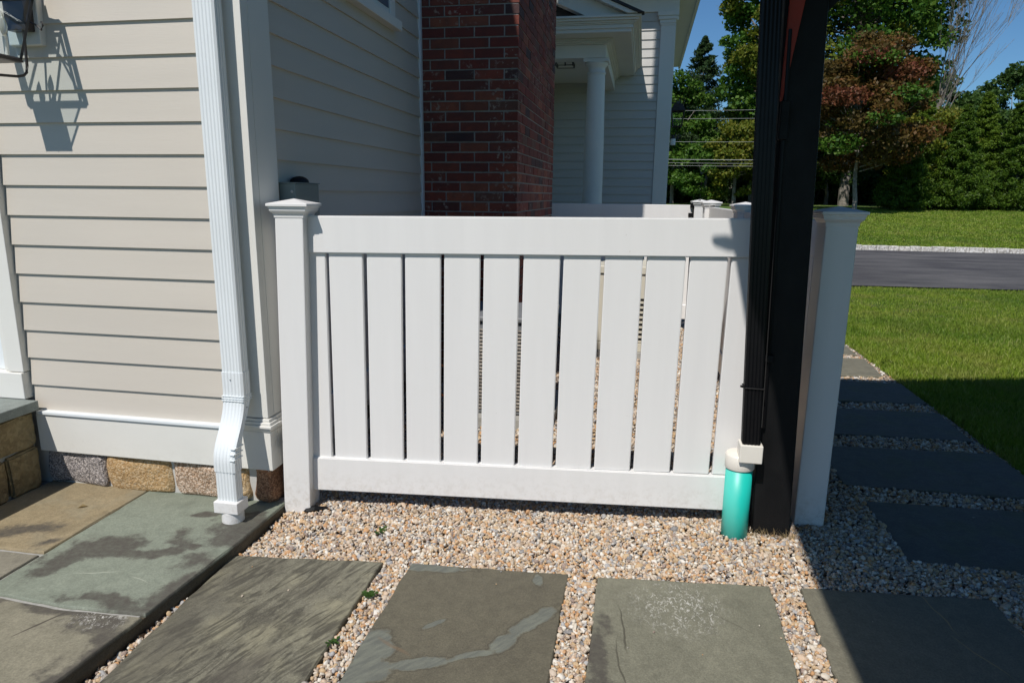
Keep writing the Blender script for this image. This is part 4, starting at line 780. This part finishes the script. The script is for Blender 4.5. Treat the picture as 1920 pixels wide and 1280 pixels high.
# bare tree
def bare_tree(x, y):
    random.seed(5); z0 = float(ground_z(x, y)); e = empty('bare_tree', (x, y, z0), 'leafless pale-trunked tree with upswept twigs against the sky', 'tree', GT); bm = bmesh.new()
    top = Vector((x + .3, y, z0 + 5.2)); limb(bm, (x - .1, y, z0 - .1), top, .24, .15, .05, 9)
    def grow(p, d, L, r, n):
        q = [p]; dd = d.copy()
        for i in range(5):
            dd = (dd + Vector((random.uniform(-.09, .11), random.uniform(-.15, .15), random.uniform(.0, .12)))).normalized(); q.append(q[-1] + dd * L / 5)
        tube(bm, q, [max(.004, r * (1 - i / 6.5)) for i in range(6)], 4)
        if n > 0:
            for k in range(4 if n > 1 else 5):
                b = q[random.randint(1, 5)]; nd = (dd + Vector((random.uniform(-.45, .5), random.uniform(-.5, .5), random.uniform(-.1, .4)))).normalized(); grow(b, nd, L * random.uniform(.5, .75), r * .45, n - 1)
    for k in range(8):
        a = random.uniform(-.25, .95); grow(top - Vector((0, 0, random.uniform(0, 2.0))), Vector((math.sin(a) * .75, random.uniform(-.4, .4), 1)).normalized(), random.uniform(3.2, 5.2), .034, 3)
    obj('trunk', bm, M['bark'], e)
bare_tree(13.6, 38.0)
for i, (x, y, h, r, lb) in enumerate([(11.5, 34.0, 3.3, 1.25, 'leftmost'), (12.6, 35.4, 4.5, 1.35, 'second from left'), (13.9, 34.6, 4.1, 1.45, 'third from left'), (15.1, 35.6, 4.7, 1.45, 'fourth from left'), (16.3, 34.8, 4.9, 1.55, 'fifth from left'), (17.7, 35.2, 5.6, 1.7, 'sixth from left, cut by the picture edge'), (19.5, 36.0, 5.6, 1.8, 'last on the right')]):
    conifer('spruce_tree', x, y, h * 1.1, r * .96, 'lf_spruce_light' if i % 2 else 'lf_spruce', 'bushy green spruce of the far lawn row, ' + lb, GE, 56000, 30 + i, 0.0, .12, .02, 40, .92, .9)
conifer('pine_tree', 3.3, 46, 9.9, 2.9, 'lf_pine', 'dark pointed pine left of the tall narrow maple', GT, 30000, 41, .5, .22, .05, 40, .8, 1.2)
conifer('pine_tree', 5.2, 44, 6.3, 1.9, 'lf_pine', 'shorter dark pine low beside the pointed pine', GT, 14000, 42, .2, .2, .15, 30, .8, 1.3)
for i, (x, y, H, R, b, mt, lb, n, sz) in enumerate([
    (1.6, 40, 7.0, 2.2, .3, 'lf_maple', 'leafy green tree behind the far lantern', 17000, .2), (4.5, 36.5, 4.4, 1.5, .2, 'lf_yellow', 'bright green shrub-like tree low above the gate latch', 12000, .15), (2.9, 37, 3.4, 1.3, .1, 'lf_maple', 'small leafy tree in front of the pointed pine', 9000, .15),
    (7.4, 41, 6.5, 2.1, .2, 'lf_dark', 'dark leafy tree in shade behind the reddish maple, left', 15000, .2), (10.2, 42, 6.8, 2.4, .2, 'lf_dark', 'dark leafy tree in shade behind the reddish maple, right', 15000, .2),
    (18.4, 50, 8.3, 3.2, .5, 'lf_dark', 'rounded oak above the spruces, left one', 22000, .24), (23.4, 52, 9.0, 3.6, .5, 'lf_dark', 'rounded oak above the spruces at the right edge', 26000, .24), (15.7, 46, 5.6, 2.4, .4, 'lf_dark', 'low dark oak behind the yellow-green tree', 16000, .22),
    (29.5, 52, 9.5, 3.8, .5, 'lf_dark', 'rounded oak outside the right edge', 12000, .3), (-1.5, 42, 7, 2.6, .3, 'lf_maple', 'leafy tree hidden behind the wing corner', 10000, .25)]):
    broadleaf('leafy_tree', x, y, H, R, b, mt, lb, GT, n, 60, sz, seed=60 + i, flat=.5, tr_r=.12)
# dense wood far behind
random.seed(3); RNG = np.random.default_rng(99); pp = []
for k in range(150):
    x = RNG.uniform(-14, 60); y = RNG.uniform(58, 72) + 0.0; H = RNG.uniform(4.5, 7.5) + (0.6 if x > 15 else 0); c = np.array([x, y, 1.3]); n = 420
    d = RNG.normal(size=(n, 3)); d /= np.linalg.norm(d, axis=1)[:, None]; d *= RNG.uniform(.5, 1, (n, 1)) ** .4; pp.append(c + d * np.array([2.6, 2.0, 0]) + np.stack([0 * d[:, 0], 0 * d[:, 0], (d[:, 2] * .5 + .5) * H * (1 - .2 * np.hypot(d[:, 0], d[:, 1]))], 1))
for k in range(90):
    x = RNG.uniform(-8, 14.5); y = RNG.uniform(44, 54); H = RNG.uniform(1.6, 3.4); n = 420; d = RNG.normal(size=(n, 3)); d /= np.linalg.norm(d, axis=1)[:, None]; d *= RNG.uniform(.5, 1, (n, 1)) ** .4
    pp.append(np.array([x, y, 1.0]) + np.stack([d[:, 0] * 1.5, d[:, 1] * 1.2, (d[:, 2] * .5 + .5) * H], 1))
V, F_ = leaves(np.concatenate(pp), .45); o = npmesh('woodland', V, F_, M['lf_dark']); tag(o, 'dark wood filling the horizon behind the garden trees', 'woodland', kind='stuff')
# power lines
for i, (z, s, lb) in enumerate([(5.2, 0, 'topmost'), (4.85, -.1, 'second'), (3.85, -.1, 'third'), (3.07, -.12, 'fourth, thickest'), (2.92, -.16, 'fifth'), (2.80, -.12, 'lowest')]):
    e = empty('power_line', (3, 37, z), 'thin grey cable crossing before the trees left of the black post, ' + lb, 'cable', 'overhead cables'); bm = bmesh.new()
    pts = [Vector((-20 + 1.13 * k, 33.0, z + s * .2 * (k - 20) / 3 + .0022 * (k - 20) ** 2)) for k in range(24)]; tube(bm, pts, .0055 if i != 3 else .010, 4); obj('cable', bm, M['bolt'], e)

up_ = empty('utility_pole', (5.99, 33.1, 0), 'wooden utility pole carrying the cables, hidden behind the black post', 'utility pole'); bm = bmesh.new(); tube(bm, [(5.99, 33.15, -.1), (5.99, 33.15, 5.9)], .12, 10); obj('shaft', bm, M['bark'], up_)

# ------------------------------------------------------------------ gravel stones, grass, weeds
def inpoly(px, py, poly, grow=0.0):
    ins = np.zeros(len(px), bool); n = len(poly); cx = sum(p[0] for p in poly) / n; cy = sum(p[1] for p in poly) / n
    P_ = [(cx + (x - cx) * (1 + grow / max(.1, abs(x - cx))), cy + (y - cy) * (1 + grow / max(.1, abs(y - cy)))) for x, y in poly]
    j = n - 1
    for i in range(n):
        xi, yi = P_[i]; xj, yj = P_[j]; ins ^= ((yi > py) != (yj > py)) & (px < (xj - xi) * (py - yi) / (yj - yi + 1e-12) + xi); j = i
    return ins
def ico(sub):
    bm = bmesh.new(); bmesh.ops.create_icosphere(bm, subdivisions=sub, radius=1.0); V = np.array([v.co[:] for v in bm.verts]); F_ = np.array([[v.index for v in f.verts] for f in bm.faces]); bm.free(); return V, F_
def stones(name, px, py, pz, size, sub, label, seed):
    rng = np.random.default_rng(seed); n = len(px); V0, F0 = ico(sub); nv = len(V0); T = 40; temps = []
    for k in range(T):
        v = V0.copy()
        for _ in range(7):
            d = rng.normal(size=3); d /= np.linalg.norm(d); h = rng.uniform(.45, .9); s = v @ d; v = v - np.where(s > h, (s - h) * .9, 0)[:, None] * d
        v *= rng.uniform(.92, 1.08, (nv, 1)); temps.append(v)
    temps = np.array(temps); tid = rng.integers(0, T, n); S = size * rng.lognormal(0, .28, n)[:, None] * np.stack([rng.uniform(.75, 1.25, n), rng.uniform(.6, 1.0, n), rng.uniform(.42, .75, n)], 1)
    q = rng.normal(size=(n, 4)); q[:, 1:3] *= .45; q /= np.linalg.norm(q, axis=1)[:, None]; w_, x_, y_, z_ = q.T
    Rm = np.stack([np.stack([1 - 2 * (y_ ** 2 + z_ ** 2), 2 * (x_ * y_ - z_ * w_), 2 * (x_ * z_ + y_ * w_)], -1), np.stack([2 * (x_ * y_ + z_ * w_), 1 - 2 * (x_ ** 2 + z_ ** 2), 2 * (y_ * z_ - x_ * w_)], -1), np.stack([2 * (x_ * z_ - y_ * w_), 2 * (y_ * z_ + x_ * w_), 1 - 2 * (x_ ** 2 + y_ ** 2)], -1)], 1)
    V = np.einsum('nij,nvj->nvi', Rm, temps[tid] * S[:, None, :]) + np.stack([px, py, pz], 1)[:, None, :]
    F_ = F0[None] + (np.arange(n) * nv)[:, None, None]; o = npmesh(name, V.reshape(-1, 3), F_.reshape(-1, 3), M['gravel'], None, sub > 1); tag(o, label, 'gravel', kind='stuff'); return o
def gz(x, y): # heap against the fence, hollow along the patio
    s = np.clip((y - 2.42) / .45, 0, 1); return .028 * s * s * (3 - 2 * s) * np.clip((3.4 - y) / .3, 0, 1) + .006 * np.sin(x * 3.1 + y * 2) * np.cos(y * 4.3)
ALLP = [P1, P2, P3, P4, Q0, Q1, Q2, Q3, Q4, Q5]
def field(x0, x1, y0, y1, dens, seed, zoff):
    rng = np.random.default_rng(seed); n = int((x1 - x0) * (y1 - y0) * dens); x = rng.uniform(x0, x1, n); y = rng.uniform(y0, y1, n); ok = np.ones(n, bool)
    for P_ in ALLP: ok &= ~inpoly(x, y, P_, .001)
    ok &= ~((x < pe(y) + .004) & (y < 3.0)); ok &= ~((x > 2.0) & (np.random.default_rng(seed + 1).uniform(0, 1, n) < np.clip((x - 2.0) / .1, 0, 1)))
    x, y = x[ok], y[ok]; return x, y, gz(x, y) + zoff + rng.uniform(-.005, .005, len(x))
A = [field(-1.63, 1.9, 1.25, 3.02, 9800, 1, -.003), field(-1.63, 1.9, 1.25, 3.02, 6000, 2, .002)]
stones('gravel', *[np.concatenate([a[i] for a in A]) for i in range(3)], .0086, 2, 'loose tan, white and grey pea gravel around the stepping stones', 5)
A = [field(.8, 2.1, 3.02, 7.4, 6200, 3, .0), field(1.9, 2.1, 1.5, 3.02, 6000, 4, .0)]
stones('gravel', *[np.concatenate([a[i] for a in A]) for i in range(3)], .0105, 1, 'pea gravel in the joints of the shaded side path', 6)
A = [field(-1.5, .8, 3.02, 7.8, 3200, 7, -.004)]
stones('gravel', *A[0], .012, 1, 'pea gravel of the yard behind the white fence', 8)

rs = np.random.default_rng(31); n_ = 46; sx_ = rs.uniform(-1.5, 1.9, n_); sy_ = rs.uniform(1.4, 3.3, n_); on = np.zeros(n_, bool)
for P_ in ALLP: on |= inpoly(sx_, sy_, P_, -.01)
stones('gravel', sx_[on], sy_[on], np.full(on.sum(), ZP + .003), .0042, 1, 'stray grit scattered on the stepping stones', 32)
def grass(x, y, z, h, wd, seed, name, label, mat='blade'):
    rng = np.random.default_rng(seed); n = len(x); a = rng.uniform(0, 2 * np.pi, n); H = h * rng.uniform(.5, 1.25, n); W = wd * rng.uniform(.7, 1.3, n); b = rng.uniform(0, 2 * np.pi, n); L = H * rng.uniform(.15, .8, n)
    ux, uy = np.cos(a) * W / 2, np.sin(a) * W / 2; dx_, dy_ = np.cos(b) * L, np.sin(b) * L
    p = lambda fx, k, fz: np.stack([x + ux * k + dx_ * fx, y + uy * k + dy_ * fx, z + H * fz], 1)
    V = np.stack([p(0, -1, 0), p(0, 1, 0), p(.35, .8, .6), p(.35, -.8, .6), p(1, 0, .92), p(1, 0.05, .92)], 1).reshape(-1, 3)
    i = np.arange(n)[:, None] * 6; F_ = np.concatenate([i + np.array([[0, 1, 2, 3]]), i + np.array([[3, 2, 5, 4]])], 0); o = npmesh(name, V, F_, M[mat]); tag(o, label, 'grass', kind='stuff'); return o
rng = np.random.default_rng(77)
def lawn_pts(n, y0, y1, x0f, x1f):
    y = rng.uniform(y0, y1, n); x = x0f(y) + (x1f(y) - x0f(y)) * rng.uniform(0, 1, n); return x, y
eg = lambda y: 2.085 + .03 * np.sin(y * 3.0) + .02 * np.sin(y * 11) + .025 * np.sin(y * 37 + 2 * np.sin(y * 5)) + rng.normal(0, .022, np.shape(y))
x, y = lawn_pts(150000, 3.3, 7.6, eg, lambda y: .62 * y + 1.4); o1 = (x, y)
x2, y2 = lawn_pts(150000, 7.2, 12.55, lambda y: .27 * y - .4, lambda y: .62 * y + 1.4); X_ = np.concatenate([x, x2]); Y_ = np.concatenate([y, y2])
lim = 12.33 + .06 * (X_ - 3.6); k = (Y_ < lim) & ~((X_ < 2.1) & (Y_ < 7.4)); X_, Y_ = X_[k], Y_[k]
thin = (np.sin(X_ * 5.1 + Y_ * 2.2) + np.sin(X_ * 11.7 - Y_ * 7.3) * .7 + np.sin(Y_ * 13.0) * .5) * np.clip((Y_ - 8.7) / 1.5, 0, 1); k = rng.uniform(-.4, 3.2, len(X_)) > thin; X_, Y_ = X_[k], Y_[k]
hh = np.where(Y_ > 9, .035, .058)
grass(X_, Y_, np.full(len(X_), -.028), hh + 0.0 * X_, .0048, 8, 'grass', 'green lawn grass between the side path and the driveway')
x, y = lawn_pts(120000, 21.4, 34.5, lambda y: .25 * y - 1.5, lambda y: .55 * y + 1); grass(x, y, ground_z(x, y) - .03, .05, .022, 9, 'grass', 'mown grass of the far lawn below the spruces')
def weed(x, y, z, r, n, label, seed):
    rng_ = np.random.default_rng(seed); e = empty('weed', (x, y, z), label, 'weed', 'weeds in the gravel'); bm = bmesh.new(); r = r * .8
    for k in range(n):
        a = rng_.uniform(0, 6.28); L = r * rng_.uniform(.5, 1.1); cx, cy = x + rng_.normal() * r * .3, y + rng_.normal() * r * .5; d = Vector((math.cos(a), math.sin(a), .25)); s = Vector((-math.sin(a), math.cos(a), 0)) * L * .28; p = Vector((cx, cy, z))
        v = [bm.verts.new(q) for q in (p, p + d * L * .5 - s + Vector((0, 0, L * .15)), p + d * L, p + d * L * .5 + s + Vector((0, 0, L * .15)))]; bm.faces.new(v)
    obj('leaves', bm, M['lf_weed'], e)
weed(-1.046, 2.557, .014, .032, 14, 'small green weed in the open gravel below the left end of the fence', 1); weed(-0.915, 2.11, .012, .026, 60, 'patch of low weeds beside the leftmost stepping stone', 2); weed(-0.925, 1.83, .012, .024, 18, 'small weed between the two left stepping stones', 3); weed(-1.555, 2.56, .012, .02, 16, 'tiny bright weed against the patio edge by the white post', 4)
n = 160; rg = np.random.default_rng(4); x = rg.uniform(.50, .70, n); y = 2.825 - rg.uniform(0, .02, n) - .0 * x
o = grass(x, y, np.full(n, .02), .055, .0016, 10, 'dry_grass', 'dry straw wisps at the foot of the black post', 'straw')
fb_ = empty('fallen_leaf', (-2.40, 2.42, .062), 'curled brown leaf lying on the tan flagstone', 'leaf'); bm = bmesh.new(); v = [bm.verts.new(q) for q in ((-2.415, 2.405, .062), (-2.40, 2.412, .07), (-2.382, 2.432, .064), (-2.402, 2.425, .075))]; bm.faces.new(v[:3]); bm.faces.new((v[0], v[2], v[3])); obj('blade', bm, M['straw'], fb_)
bs = empty('black_edging', (-1.45, 2.66, 0), 'scrap of black landscape fabric at the foot of the left fence post', 'fabric'); bm = bmesh.new()
tube(bm, [(-1.47, 2.66, .005), (-1.44, 2.655, .03), (-1.41, 2.67, .035), (-1.37, 2.69, .028), (-1.33, 2.70, .01)], [.004, .012, .014, .010, .004], 6); obj('strip', bm, M['black'], bs)
